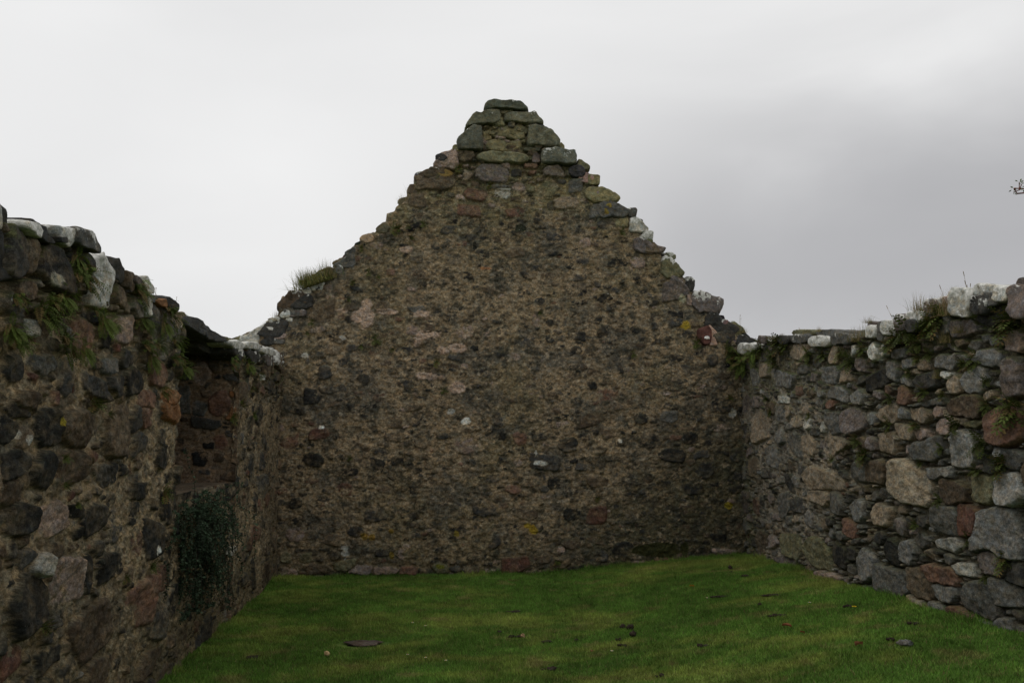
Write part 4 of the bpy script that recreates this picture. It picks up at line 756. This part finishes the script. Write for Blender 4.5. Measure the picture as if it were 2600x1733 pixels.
def flower(c, x, y, s_, col, eye, label, group, name, cat):
    px, py, pz = on_ground(c, x, y); e_ = empty(name, label, cat, (px, py, pz), group)
    V = []; Fs = []
    for k in range(10):
        a_ = 2 * math.pi * k / 10; a2 = a_ + .25; a1 = a_ - .25; b0 = len(V)
        V += [(0, 0, .036), (s_ * .7 * math.cos(a1), s_ * .7 * math.sin(a1), .038), (s_ * math.cos(a_), s_ * math.sin(a_), .041), (s_ * .7 * math.cos(a2), s_ * .7 * math.sin(a2), .038)]; Fs.append((b0, b0 + 1, b0 + 2, b0 + 3))
    mesh_np('petals', np.array(V), np.array(Fs), M_LEAF, e_, np.tile(np.array(col), (len(V), 1)))
    th = np.arange(8) * math.pi / 4; V = []
    for z_, r_2 in ((0.036, .3), (.042, .28), (.045, .12)): V += [(s_ * r_2 * math.cos(q), s_ * r_2 * math.sin(q), z_) for q in th]
    g = np.arange(24).reshape(3, 8); gn = np.roll(g, -1, 1)
    mesh_np('flower_eye', np.array(V), np.stack([g[:-1], gn[:-1], gn[1:], g[1:]], -1).reshape(-1, 4), M_LEAF, e_, np.tile(np.array(eye), (24, 1)))
    V = [(.001 * math.cos(q), .001 * math.sin(q), 0) for q in th[::2]] + [(.001 * math.cos(q), .001 * math.sin(q), .037) for q in th[::2]]
    mesh_np('stem', np.array(V), np.array([(k, (k + 1) % 4, (k + 1) % 4 + 4, k + 4) for k in range(4)]), M_LEAF, e_, np.tile(np.array((.05, .1, .02)), (8, 1)))
flower('R', 1432, 432, .020, (.65, .48, .02), (.5, .33, .02), 'small yellow flower in the lawn near the right wall', None, 'yellow_flower', 'flower')
for c, x, y, l in [('Q', 1455, 533, 'white daisy highest up the middle of the lawn'), ('Q', 1455, 710, 'white daisy below the middle of the lawn, left of the brightest one'), ('Q', 1566, 726, 'brightest white daisy in the lower middle of the lawn'), ('Q', 1358, 693, 'white daisy in front and right of the flat brown stone'), ('Q', 1385, 515, 'small daisy just left of the highest one'),
                   ('R', 632, 380, 'white daisy left of the long soil streak'), ('R', 115, 673, 'white daisy below the flat grey clod'), ('R', 1190, 408, 'pale daisy between the lone clod and the yellow flower')]:
    flower(c, x, y, .011, (.75, .74, .7), (.6, .42, .03), l, 'daisies dotted over the lawn', 'daisy', 'flower')

# ================================================================== plants rooted in the walls
def fern_mesh(seed, n=26, L=.13, green=(.100, .140, .028), leafy=False, spread=1.0, hang=.8):
    r = random.Random(seed); V = []; Fs = []; cc = []
    for f in range(n):
        az = r.uniform(-1.35, 1.35) * spread; el = r.uniform(-.6, 1.15); l = L * r.uniform(.55, 1.15); hg = hang * r.uniform(.6, 1.4)
        d = np.array([math.sin(az) * math.cos(el), math.cos(az) * math.cos(el), math.sin(el)]); p = np.array([r.gauss(0, .18) * L, 0, r.gauss(0, .15) * L]); m = 12
        side = np.cross(d, (0, 0, 1)); side /= np.linalg.norm(side) + 1e-6
        g_ = np.array(green) * r.uniform(.55, 1.5); 
        if r.random() < .2: g_ = np.array((.17, .12, .045)) * r.uniform(.6, 1.1)
        for k in range(m):
            t_ = k / m; step_ = l / m; d = d + np.array([0, 0, -hg * .17]); d /= np.linalg.norm(d); q = p + d * step_
            wl = (.16 if not leafy else .30) * l * math.sin(math.pi * (t_ * .85 + .12)) * r.uniform(.8, 1.1)
            b0 = len(V); V += [tuple(p - side * .0006), tuple(p + side * .0006), tuple(q + side * .0006), tuple(q - side * .0006)]; Fs.append((b0, b0 + 1, b0 + 2, b0 + 3)); cc += [g_ * .6] * 4
            if leafy and k % 2: p = q; continue
            for s_ in (-1, 1):
                tip = p + side * s_ * wl + d * step_ * (.5 if not leafy else 1.0) + np.array([0, 0, -.12 * wl]); b0 = len(V); hwd = d * step_ * (.42 if not leafy else .9)
                V += [tuple(p - hwd * .3), tuple((p + tip) / 2 - hwd * .8 ), tuple(tip), tuple((p + tip) / 2 + hwd)]; Fs.append((b0, b0 + 1, b0 + 2, b0 + 3)); cc += [g_ * r.uniform(.8, 1.2)] * 4
            p = q
    return np.array(V), np.array(Fs), np.clip(np.array(cc), .005, .5)
def tuft_mesh(seed, n=120, L=.12, col=(.26, .20, .09), up=1.0, r0=.03):
    r = random.Random(seed); V = []; Fs = []; cc = []
    for f in range(n):
        az = r.uniform(0, 2 * math.pi); out_ = abs(r.gauss(0, .5)); l = L * r.uniform(.35, 1.1)
        d = np.array([math.cos(az) * out_, math.sin(az) * out_, up]); d /= np.linalg.norm(d); p = np.array([r.gauss(0, r0), r.gauss(0, r0), 0]); wv = np.array([-math.sin(az), math.cos(az), 0]) * .0013
        c_ = np.array(col) * r.uniform(.5, 1.4)
        if r.random() < .3: c_ = np.array((.10, .13, .03)) * r.uniform(.6, 1.3)
        b0 = len(V); m = 5
        for k in range(m + 1):
            w_ = wv * (1 - k / m * .85); V += [tuple(p - w_), tuple(p + w_)]; cc += [c_, c_]
            d = d + np.array([math.cos(az) * .06, math.sin(az) * .06, -.12]) * (.4 + out_); d /= np.linalg.norm(d); p = p + d * l / m
        Fs += [(b0 + 2 * k, b0 + 2 * k + 1, b0 + 2 * k + 3, b0 + 2 * k + 2) for k in range(m)]
    return np.array(V), np.array(Fs), np.clip(np.array(cc), .005, .6)
def mk_mesh(name, data):
    o = mesh_np(name, data[0], data[1], M_LEAF, None, data[2], smooth=False); me = o.data; bpy.data.objects.remove(o); return me
FERN = [mk_mesh('fern', fern_mesh(s_, 34, .13)) for s_ in (1, 2, 3)]
WEED = [mk_mesh('wall_plant', fern_mesh(s_, 26, .10, (.085, .110, .024), True, 1.1, .5)) for s_ in (5, 6, 7)]
TUFT = [mk_mesh('grass_tuft', tuft_mesh(s_)) for s_ in (8, 9)]
CUSH = mk_mesh('grass_tuft', tuft_mesh(19, 700, .13, (.20, .18, .06), .8, .045))
def plant(kind, fr, c, x, y, size, label, seed, group, w=.03, rotz=None):
    name, lst, cat = {'f': ('fern', FERN, 'fern'), 'w': ('wall_plant', WEED, 'plant'), 't': ('grass_tuft', TUFT, 'grass tuft')}[kind]
    u_, v_ = fr.uv(c, x, y); P_ = fr.xyz(np.array(u_), np.array(v_), np.array(w))
    o = bpy.data.objects.new(name, lst[seed % len(lst)]); COL.objects.link(o); o.location = P_
    r = random.Random(seed * 7 + 1)
    o.rotation_euler = (0, 0, {'G': math.pi, 'L': -math.pi / 2, 'R': math.pi / 2}[fr.k] + r.uniform(-.25, .25)) if kind != 't' else (0, 0, r.uniform(0, 6))
    sc2 = size / (.17 if kind != 't' else .16) * {'f': .60, 'w': .62, 't': 1}[kind]; sc2 *= r.uniform(.8, 1.2); o.scale = (sc2 * r.uniform(.8, 1.25), sc2, sc2 * r.uniform(.8, 1.3)); o.rotation_euler[1] = r.uniform(-.35, .35) if kind != 't' else 0; tag(o, label, cat, group)
    return o
gl, gr_, gg_ = 'ferns and small plants rooted in the left wall', 'ferns and small plants rooted in the right wall', 'small green plants rooted in the gable wall'
LP = [('f', 'B', 540, 560, .30, 'large fern clump just left of the tall upright pale slab'), ('f', 'B', 500, 470, .22, 'dark fern under the white-topped coping stones, above the large fern'), ('f', 'B', 570, 650, .22, 'fern hanging against the left edge of the upright pale slab'),
 ('f', 'B', 300, 760, .30, 'broad fern clump left half, hanging below the big black stone'), ('f', 'B', 400, 740, .28, 'broad fern clump right half, spreading towards the upright slab'), ('f', 'B', 240, 840, .26, 'fern hanging above the small pale upright stone'), ('f', 'B', 60, 730, .16, 'thin yellow green fern at the left picture edge near the wall top'),
 ('f', 'B', 20, 960, .28, 'fern clump cut by the left picture edge'), ('f', 'B', 40, 1040, .24, 'lower fern at the left picture edge'), ('f', 'B', 415, 1030, .26, 'fern left of the big reddish brown stone'), ('f', 'B', 560, 1110, .20, 'small fern at the lower left of the big reddish brown stone'),
 ('f', 'B', 470, 690, .14, 'small pale green fern under the large fern clump'), ('f', 'B', 650, 830, .16, 'small fern at the foot of the upright pale slab'), ('f', 'B', 700, 900, .28, 'fern clump below and right of the upright pale slab'), ('f', 'B', 770, 930, .2, 'fern on the pinkish stone right of the slab foot'),
 ('f', 'B', 950, 660, .28, 'fern under the white lichened coping stone right of the slab'), ('f', 'B', 990, 890, .26, 'fern left of the narrow white stone near the wall top'), ('f', 'B', 1020, 960, .2, 'fern hanging below the narrow white stone'), ('f', 'B', 1180, 830, .32, 'bushy fern beneath the orange and grey coping stones'),
 ('f', 'B', 1150, 930, .26, 'fern hanging below the bushy one beneath the orange stone'), ('f', 'B', 1090, 1070, .34, 'large fern left of the recess edge'), ('f', 'B', 1020, 1060, .26, 'fern touching the left of the large one near the recess'), ('f', 'B', 1050, 1170, .24, 'fern hanging below the large one near the recess'),
 ('f', 'B', 1220, 1050, .24, 'fern close to the upper recess edge'), ('f', 'B', 1230, 1160, .26, 'fern on the recess edge below the lintel'), ('f', 'B', 1290, 1240, .26, 'fern at the recess edge above the orange stone'), ('f', 'B', 1130, 1410, .18, 'small fern left of the orange stone'),
 ('w', 'B', 640, 1500, .2, 'small weed above the tall tan stone of the left wall'), ('w', 'C', 560, 110, .14, 'tiny weed at the edge of the tall tan stone'), ('w', 'C', 315, 350, .16, 'weed between two dark stones low on the left wall'), ('w', 'C', 865, 540, .2, 'weed left of the dark hanging shrub'), ('w', 'C', 320, 500, .14, 'tiny weed under the dark stones of the left wall'),
 ('w', 'C', 795, 935, .18, 'weed lower left of the dark hanging shrub'), ('w', 'C', 650, 1000, .14, 'tiny weed low on the left wall'), ('w', 'C', 200, 1270, .16, 'weed below the largest dark stone at the lower left'), ('w', 'C', 380, 600, .12, 'tiny weed beside the square black stone'),
 ('f', 'J', 700, 650, .26, 'dark fern right of the recess under the white lichen'), ('f', 'J', 870, 700, .22, 'fern on the far stretch of the left wall'), ('f', 'J', 960, 800, .2, 'fern in the middle of the far stretch below the white lichen'), ('f', 'J', 790, 620, .2, 'fern just right of the recess top'), ('w', 'J', 710, 1220, .22, 'weed below the red stone of the recess'), ('w', 'J', 920, 1190, .2, 'weed halfway down the far stretch of the left wall'),
 ('w', 'J', 900, 920, .16, 'tiny weed above mid height of the far left stretch'), ('w', 'J', 790, 1070, .16, 'tiny weed right of the red recess stone')]
for i, (k, c, x, y, s_, l) in enumerate(LP): plant(k, FL, c, x, y, s_ * (.88 if k == 'f' else .95), l, i, gl, .035)
RP = [('w', 'D', 270, 650, .30, 'dark bushy plant filling the corner of gable and right wall'), ('f', 'D', 460, 680, .34, 'dark fern hanging from the right wall top beside the corner'), ('f', 'D', 390, 750, .34, 'fern lowest in the clump beside the corner'), ('f', 'D', 330, 730, .28, 'fern touching the gable in the right corner'), ('w', 'D', 520, 650, .24, 'plant just below the first white coping stone'),
 ('w', 'D', 650, 620, .30, 'dark plant hanging under the dark coping stones'), ('w', 'D', 600, 700, .26, 'plant hanging left of the round tan stone'), ('w', 'D', 690, 640, .22, 'plant above the round tan stone'), ('w', 'D', 620, 760, .2, 'low plant under the hanging dark plants'), ('w', 'D', 860, 690, .22, 'plant right of the round tan stone'), ('w', 'D', 960, 700, .20, 'plant below the white capped stone'),
 ('w', 'D', 1090, 680, .22, 'plant below the grey coping stones'), ('w', 'D', 1150, 740, .2, 'plant left of the square white stone'), ('w', 'D', 1240, 660, .18, 'plant touching the square white stone'), ('w', 'D', 1480, 580, .28, 'dark plant below the stepped white coping'), ('w', 'D', 1560, 530, .24, 'plant in the step of the white coping'), ('w', 'D', 1720, 480, .28, 'dark plant under the straw grass clump'),
 ('w', 'D', 1800, 440, .3, 'darkest plant right under the straw grass clump'), ('w', 'D', 1640, 620, .2, 'plant on the brown stone below the coping'), ('w', 'D', 1420, 640, .2, 'plant right of the square white stone'), ('w', 'D', 2290, 470, .3, 'plant at the right picture edge below the coping'), ('w', 'D', 1720, 690, .18, 'plant beside the light grey angular stone'),
 ('w', 'D', 2040, 740, .22, 'yellow green plant between the two light grey stones'), ('w', 'D', 1960, 760, .16, 'small plant below the angular grey stone'), ('w', 'D', 2130, 880, .20, 'plant right of the lower light grey stone'), ('w', 'D', 2230, 600, .18, 'plant near the right edge left of the pink stone'), ('w', 'D', 1640, 720, .14, 'tiny plant above the thin flat stones'),
 ('w', 'D', 1570, 820, .16, 'plant by the dark pointed stone'), ('w', 'D', 1680, 960, .22, 'mossy yellow plant under the dark pointed stone'), ('w', 'D', 1810, 980, .16, 'plant left of the big dark rounded stone'), ('w', 'D', 1440, 1000, .20, 'brownish plant left of the narrow red stone'), ('w', 'D', 2120, 1060, .16, 'plant between dark rounded and large red stone'),
 ('w', 'D', 2320, 1090, .3, 'plant growing over the top of the large red stone'), ('w', 'D', 1900, 1190, .18, 'plant below the big dark rounded stone'), ('w', 'D', 1430, 1190, .18, 'plant beneath the pale tan stones'), ('w', 'D', 1620, 1190, .14, 'tiny plant under the speckled tan stone'), ('w', 'D', 2090, 1320, .28, 'bright plant under the left side of the large red stone'),
 ('w', 'D', 1200, 1300, .22, 'plant below the square purple grey block'), ('w', 'D', 1260, 1400, .24, 'larger plant between the tan stones below the purple block'), ('w', 'D', 1800, 1350, .18, 'yellowish plant left of the tall light grey stone'), ('w', 'D', 1650, 1460, .12, 'tiny plant above the big light tan boulder'), ('w', 'D', 2230, 1470, .24, 'plant above the pale stone at the right edge'),
 ('w', 'D', 560, 1000, .20, 'plant on the mortared part near the corner'), ('w', 'D', 590, 1100, .14, 'tiny plant on the mortared part near the corner'), ('w', 'D', 870, 1120, .12, 'tiny plant above the two white chips'), ('w', 'E', 1690, 590, .16, 'plant on the dark red stone low on the right wall'), ('w', 'E', 1300, 490, .14, 'tiny plant below the light tan boulder'), ('w', 'E', 1920, 730, .2, 'plant beneath the big grey stone at the right edge'),
 ('w', 'E', 1790, 840, .16, 'plant over the flat stones low at the right'), ('w', 'E', 730, 40, .14, 'tiny plant halfway down near the mortared part'), ('w', 'E', 930, 20, .16, 'plant halfway down the middle of the right wall'), ('w', 'E', 1470, 320, .14, 'tiny plant right of the light tan boulder'), ('w', 'E', 1720, 120, .2, 'plant below the tall light grey stone')]
for i, (k, c, x, y, s_, l) in enumerate(RP): plant(k, FR, c, x, y, s_ * (1.3 if i < 21 else 1.1), l, i + 50, gr_, .03)
for i, (k, c, x, y, s_, l) in enumerate([('w', 'A', 180, 800, .24, 'upper right of the plant tufts near the left slope of the gable'), ('w', 'A', 108, 880, .22, 'lowest round plant tuft near the left slope of the gable'), ('w', 'A', 15, 830, .24, 'leftmost plant tuft near the left slope of the gable'), ('w', 'A', 90, 815, .14, 'small tuft between the larger ones near the left slope'), ('w', 'A', 1355, 850, .2, 'plant tuft near the right slope of the gable'),
 ('w', 'A', 385, 470, .2, 'dark plant under the peak blocks'), ('w', 'F', 1060, 295, .14, 'small weed above the left pale mortar patch'), ('w', 'F', 1135, 325, .14, 'second small weed above the left pale mortar patch'), ('w', 'F', 935, 370, .16, 'weed left of the pale mortar patch'), ('w', 'F', 1120, 825, .18, 'weed right of the white chip'), ('w', 'F', 1000, 880, .22, 'weed below and right of the white chip'),
 ('w', 'F', 1245, 905, .16, 'weed beneath the pale mortar patches'), ('w', 'F', 610, 690, .14, 'tiny weed near the left edge of the gable'), ('w', 'F', 570, 775, .16, 'weed above the pale round lichen'), ('w', 'F', 1600, 1005, .20, 'dark weed in a crack below the mortar patches'), ('w', 'F', 1660, 1225, .18, 'bright weed in the middle of the gable'), ('w', 'F', 900, 510, .16, 'weed above the largest mortar patch'),
 ('w', 'F', 1000, 100, .18, 'weed at the left slope edge'), ('w', 'I', 750, 1230, .24, 'plant at the foot of the dark red stone'), ('w', 'I', 1110, 1270, .34, 'dark bushy plant right of the dark red stone'), ('w', 'I', 1150, 1370, .3, 'bushy plant hanging in the top of the right corner'), ('w', 'I', 40, 1340, .18, 'weed left of the dark red stone'),
 ('w', 'H', 1890, 30, .24, 'weed in the right corner of the gable'), ('w', 'H', 835, 825, .14, 'weed low in the middle of the gable'), ('w', 'A', 870, 1325, .16, 'weed above the black stones of the gable'), ('w', 'H', 515, 1330, .16, 'weed at the foot of the gable right of the red boulder'), ('w', 'A', 570, 570, .14, 'tiny weed beneath the big dark stone under the peak'), ('w', 'G', 910, 350, .12, 'tiny weed between the black stones at mid left')]): plant(k, FG, c, x, y, s_, l, i + 200, gg_, .035)
def tuft(fr, c, x, y, size_, label, seed, w, group='dry grass tufts on the wall tops'): return plant('t', fr, c, x, y, size_ * (.72 if fr.k == 'R' else 1), label, seed, group, w)
tuft(FR, 'D', 1200, 600, .24, 'straw grass tuft just left of the square white coping stone', 0, .03); tuft(FR, 'D', 1250, 560, .16, 'small straw tuft against the white coping stone', 1, .0); tuft(FR, 'D', 1430, 600, .12, 'short straw tuft right of the square white stone', 2, .05)
tuft(FR, 'D', 1780, 400, .24, 'largest straw grass clump on the right wall top', 3, .07); tuft(FR, 'D', 1840, 350, .22, 'tall straw grass beside the big white coping stone', 4, .02); tuft(FR, 'D', 1690, 340, .16, 'low straw grass behind the pinkish coping stone', 5, -.2); tuft(FR, 'D', 1600, 390, .12, 'sparse straw grass on the stepped white coping', 6, -.2)
for k_, (x_, y_, z_, l_) in enumerate([(1300, 470, .16, 'straw grass in the first step of the coping'), (1530, 400, .18, 'straw grass in front of the middle coping step'), (1660, 385, .2, 'straw grass at the foot of the pinkish coping'), (1730, 310, .2, 'straw grass crowning the pinkish coping stone'), (1860, 420, .24, 'long straw grass hanging left of the big white stone'),
 (700, 560, .10, 'short dry grass on the dark coping stones'), (950, 530, .10, 'short dry grass behind the dark flat slab'), (560, 570, .10, 'short dry grass near the corner of the right wall top'), (1120, 560, .12, 'dry grass at the end of the dark flat slab'), (2300, 200, .12, 'short dry grass on the coping at the right picture edge')]):
    tuft(FR, 'D', x_, y_, z_, l_, 20 + k_, (.05, -.15)[k_ % 2])
tuft(FR, 'D', 1940, 540, .2, 'brownish grass tuft hanging under the large coping', 7, .04); tuft(FR, 'D', 1840, 610, .18, 'brownish grass tuft above the angular grey stone', 8, .04); tuft(FR, 'D', 1770, 860, .12, 'rusty grass tuft beside the thin white stone', 9, .03)
FGt = tuft(FG, 'F', 640, 390, .26, 'thick green and gold grass cushion on the left slope of the gable', 1, .02); FGt.data = CUSH; FGt.scale = (2.6, 1.6, 1.7); FGt.rotation_euler = (0, -.35, 0)
tuft(FG, 'F', 560, 395, .24, 'grass hanging at the left end of the cushion', 3, 0).data = CUSH; tuft(FG, 'F', 720, 320, .2, 'grass at the right end of the cushion', 5, 0); tuft(FG, 'F', 600, 320, .2, 'grass on top of the cushion left of the mossy stone', 2, -.1)
tuft(FG, 'F', 320, 650, .14, 'wispy grass below the orange lichened stone', 6, -.05); tuft(FG, 'F', 220, 720, .12, 'wispy grass above the lowest white stone of the left slope', 7, -.05)
tuft(FG, 'A', 100, 600, .14, 'wispy grass on the upper left slope', 8, -.05); tuft(FG, 'A', 45, 665, .13, 'wispy grass a step below on the left slope', 9, -.05); tuft(FG, 'A', 2070, 1440, .12, 'green gold tuft on the lowest stones of the right slope', 4, .02)
# thin seeding grass stalks
def stalks(fr, c, x, y, tips, label, w=-.1):
    u0_, v0_ = fr.uv(c, x, y); b_ = fr.xyz(np.array(u0_), np.array(v0_), np.array(w)); V = []; Fs = []
    for tx, ty in tips:
        ue, ve = fr.uv(c, tx, ty); e_ = fr.xyz(np.array(ue), np.array(ve), np.array(w)) - b_; st = np.array([random.Random(tx).uniform(-.02, .02)] * 3) * (1, 1, 0)
        for k in range(6):
            t0, t1 = k / 6, (k + 1) / 6; p0 = st + (e_ - st) * t0 + np.array([0, 0, .12 * np.linalg.norm(e_) * math.sin(math.pi * t0)]) * (0 if abs(e_[2]) > .1 else 1); p1 = st + (e_ - st) * t1 + np.array([0, 0, .12 * np.linalg.norm(e_) * math.sin(math.pi * t1)]) * (0 if abs(e_[2]) > .1 else 1)
            for ax in ((.0012, 0, 0), (0, .0012, 0)):
                q = np.array(ax) * (2.2 if k == 5 else 1); b0 = len(V); V += [p0 - q, p0 + q, p1 + q, p1 - q]; Fs.append((b0, b0 + 1, b0 + 2, b0 + 3))
    o = mesh_np('grass_stalks', np.array(V), np.array(Fs), M_LEAF, None, np.tile(np.array((.24, .19, .10)), (len(V), 1)), smooth=False); o.location = b_; tag(o, label, 'grass', 'thin seeding grass stalks')
stalks(FR, 'D', 1870, 310, [(1830, 105), (1855, 200), (1880, 190), (1900, 240), (1840, 170)], 'tallest seeding grass stalks on the right wall'); stalks(FR, 'D', 1640, 385, [(1580, 200), (1610, 290), (1660, 300)], 'seeding stalks over the stepped coping', -.2)
stalks(FR, 'D', 1290, 490, [(1225, 345), (1250, 400), (1120, 415)], 'seeding stalks left of the stepped coping', -.2); stalks(FR, 'D', 690, 560, [(640, 500), (680, 510), (620, 530)], 'seeding stalks over the dark coping stones', -.2); stalks(FR, 'D', 1450, 450, [(1455, 300), (1400, 380)], 'single stalks above the white coping', -.2)
stalks(FG, 'A', 2055, 1400, [(2058, 1330), (2062, 1350)], 'short stalk on the right slope of the gable', 0); stalks(FL, 'B', 1120, 745, [(1130, 655), (1100, 665), (1115, 690)], 'fine stalks over the orange coping stone', 0); stalks(FL, 'B', 1250, 790, [(1295, 752), (1280, 722), (1262, 760)], 'bent stalk beside the grey coping stone', 0)

# ---- dark trailing shrub hanging from the sill of the recess
def shrub():
    e_ = empty('trailing_shrub', 'dark blue green trailing shrub hanging down the left wall below the recess', 'shrub', (XL, 6.55, .2))
    r = random.Random(9); V = []; Fs = []; cc = []; SV = []; SF = []
    for k in range(380):
        u_ = 6.42 + r.gauss(0, .22); v_ = 1.06 - abs(r.gauss(0, .24)) + r.uniform(-.1, .12); p = np.array([0.02, u_, v_]); l = r.uniform(.12, .50) * (1.0 if abs(u_ - 6.45) < .3 else .7) * (1.5 if k % 9 == 0 else 1)
        d = np.array([r.uniform(.2, 1.0), r.uniform(-.9, .9), r.uniform(-.4, .9)]); d /= np.linalg.norm(d); m = 16; g_ = np.array((.050, .078, .045)) if r.random() < .85 else np.array((.10, .085, .045)); g_ = g_ * r.uniform(.6, 1.7)
        for q in range(m):
            d = d + np.array([-.06, r.uniform(-.05, .05), -.16]); d /= np.linalg.norm(d); p2 = p + d * l / m; p2[0] = max(p2[0], .02) ; p2[2] = max(p2[2], .36); p2[0] = min(p2[0], .36)
            b0 = len(SV); a_ = np.array([0, .0015, 0]); b_ = np.array([.0015, 0, 0]); SV += [p - a_, p + a_, p2 + a_, p2 - a_, p - b_, p + b_, p2 + b_, p2 - b_]; SF += [(b0, b0 + 1, b0 + 2, b0 + 3), (b0 + 4, b0 + 5, b0 + 6, b0 + 7)]
            for z in range(4):
                o_ = np.array([r.gauss(0, 1), r.gauss(0, 1), r.gauss(0, .8)]); o_ /= np.linalg.norm(o_); s_ = r.uniform(.012, .028); sd2 = np.cross(o_, (r.gauss(0, 1), r.gauss(0, 1), 1)); sd2 /= np.linalg.norm(sd2)
                b0 = len(V); V += [p2, p2 + o_ * s_ * .5 + sd2 * s_ * .3, p2 + o_ * s_, p2 + o_ * s_ * .5 - sd2 * s_ * .3]; Fs.append((b0, b0 + 1, b0 + 2, b0 + 3)); cc += [g_ * r.uniform(.7, 1.4)] * 4
            p = p2
    off = np.array([0, -6.55, -.2])
    mesh_np('foliage', np.array(V) + off, np.array(Fs), M_LEAF, e_, np.array(cc), smooth=False)
    mesh_np('stems', np.array(SV) + off, np.array(SF), M_LEAF, e_, np.tile(np.array((.05, .04, .03)), (len(SV), 1)), smooth=False)
shrub()

# ---- tree outside the right wall, of which one twig tip reaches into view
def tree():
    tip = np.array(hit(2574, 478, 0, 5.2)); base = np.array([7.3, 5.0, 0.2])
    e_ = empty('tree', 'tree beyond the right wall, only a reddish leafy twig tip showing at the right edge', 'tree', tuple(base)); r = random.Random(3)
    def tube(V, Fs, pts, rads, n=7):
        for i, (p, q) in enumerate(zip(pts, rads)):
            d = pts[min(i + 1, len(pts) - 1)] - pts[max(i - 1, 0)]; d = d / np.linalg.norm(d); a_ = np.cross(d, (.3, .9, .1)); a_ /= np.linalg.norm(a_); b_ = np.cross(d, a_)
            b0 = len(V)
            for k in range(n): t_ = 2 * math.pi * k / n; V.append(p + (a_ * math.cos(t_) + b_ * math.sin(t_)) * q)
            if i: Fs.extend([(b0 - n + k, b0 - n + (k + 1) % n, b0 + (k + 1) % n, b0 + k) for k in range(n)])
    V = []; Fs = []; tr = [base + np.array([.05 * math.sin(k), .04 * math.cos(k * 1.7), k * .35]) for k in range(9)]; tube(V, Fs, tr, [.11 - .009 * k for k in range(9)], 10)
    bc = np.array((.085, .06, .045)); mesh_np('trunk', np.array(V) - base, np.array(Fs), M_STONE, e_, np.tile(bc, (len(V), 1)), np.zeros(len(V)))
    V = []; Fs = []; LV = []; LF = []; LC = []
    def leaves(p, n, s0=.05):
        for _ in range(n):
            o_ = np.array([r.gauss(0, 1), r.gauss(0, 1), r.gauss(0, 1)]); o_ /= np.linalg.norm(o_); sd2 = np.cross(o_, (r.gauss(0, 1), r.gauss(0, 1), 1)); sd2 /= np.linalg.norm(sd2); s_ = s0 * r.uniform(.6, 1.2)
            q = p + o_ * r.uniform(0, .02); b0 = len(LV); LV.extend([q, q + o_ * s_ * .5 + sd2 * s_ * .25, q + o_ * s_, q + o_ * s_ * .5 - sd2 * s_ * .25]); LF.append((b0, b0 + 1, b0 + 2, b0 + 3)); LC.extend([np.array((.07, .10, .03)) * r.uniform(.6, 1.5)] * 4)
    def branch(p, d, l, rad_, lev):
        pts = [p]; m = 7
        for k in range(m):
            d = d + np.array([r.gauss(0, .12), r.gauss(0, .12), r.gauss(.03, .1)]); d /= np.linalg.norm(d); p = p + d * l / m
            if p[2] < 1.2: p[2] = 1.2
            pts.append(p)
            if lev < 2 and k > 1: branch(p, d + np.array([r.gauss(0, .7), r.gauss(0, .7), r.gauss(.1, .5)]), l * .5, rad_ * .45, lev + 1)
            if lev == 2: leaves(p, 5)
        tube(V, Fs, pts, [rad_ * (1 - k / (m + 1)) + .002 for k in range(m + 1)], 5)
    for k in range(9):
        a_ = k * 2.4; branch(tr[4 + k % 5], np.array([math.cos(a_) * .8 + .25, math.sin(a_) * .8 - .3, .9]), .95, .035, 0)
    s0 = tr[7]; mid = (s0 + tip) / 2 + np.array([.15, -.35, .15]); pts = []
    for k in range(13): t_ = k / 12; pts.append((1 - t_) ** 2 * s0 + 2 * t_ * (1 - t_) * mid + t_ ** 2 * tip)
    tube(V, Fs, pts, [.018 * (1 - k / 13) + .004 for k in range(13)], 6)
    t2 = np.array(hit(2592, 505, 0, 5.25)); tube(V, Fs, [pts[-2], t2 * .5 + tip * .5, tip], [.006, .007, .005], 6)
    for q, (a_, b_) in enumerate([((2588, 462), .004), ((2594, 468), .004), ((2573, 488), .003), ((2598, 478), .003)]): 
        e2 = np.array(hit(*a_, 0, 5.2)); s2 = np.array(hit(2588, 482, 0, 5.2)); tube(V, Fs, [s2, (s2 + e2) / 2, e2], [.005, .004, b_], 5); leaves(e2, 6, .03)
    leaves(tip, 5, .03)
    mesh_np('branches', np.array(V) - base, np.array(Fs), M_STONE, e_, np.tile(np.array((.17, .075, .06)), (len(V), 1)), np.zeros(len(V)))
    mesh_np('crown', np.array(LV) - base, np.array(LF), M_LEAF, e_, np.array(LC), smooth=False)
tree()
for o in bpy.data.objects:
    if o.type == 'MESH' and o.parent is None and o.name.split('.')[0] == 'lichen_mark': in_(o)
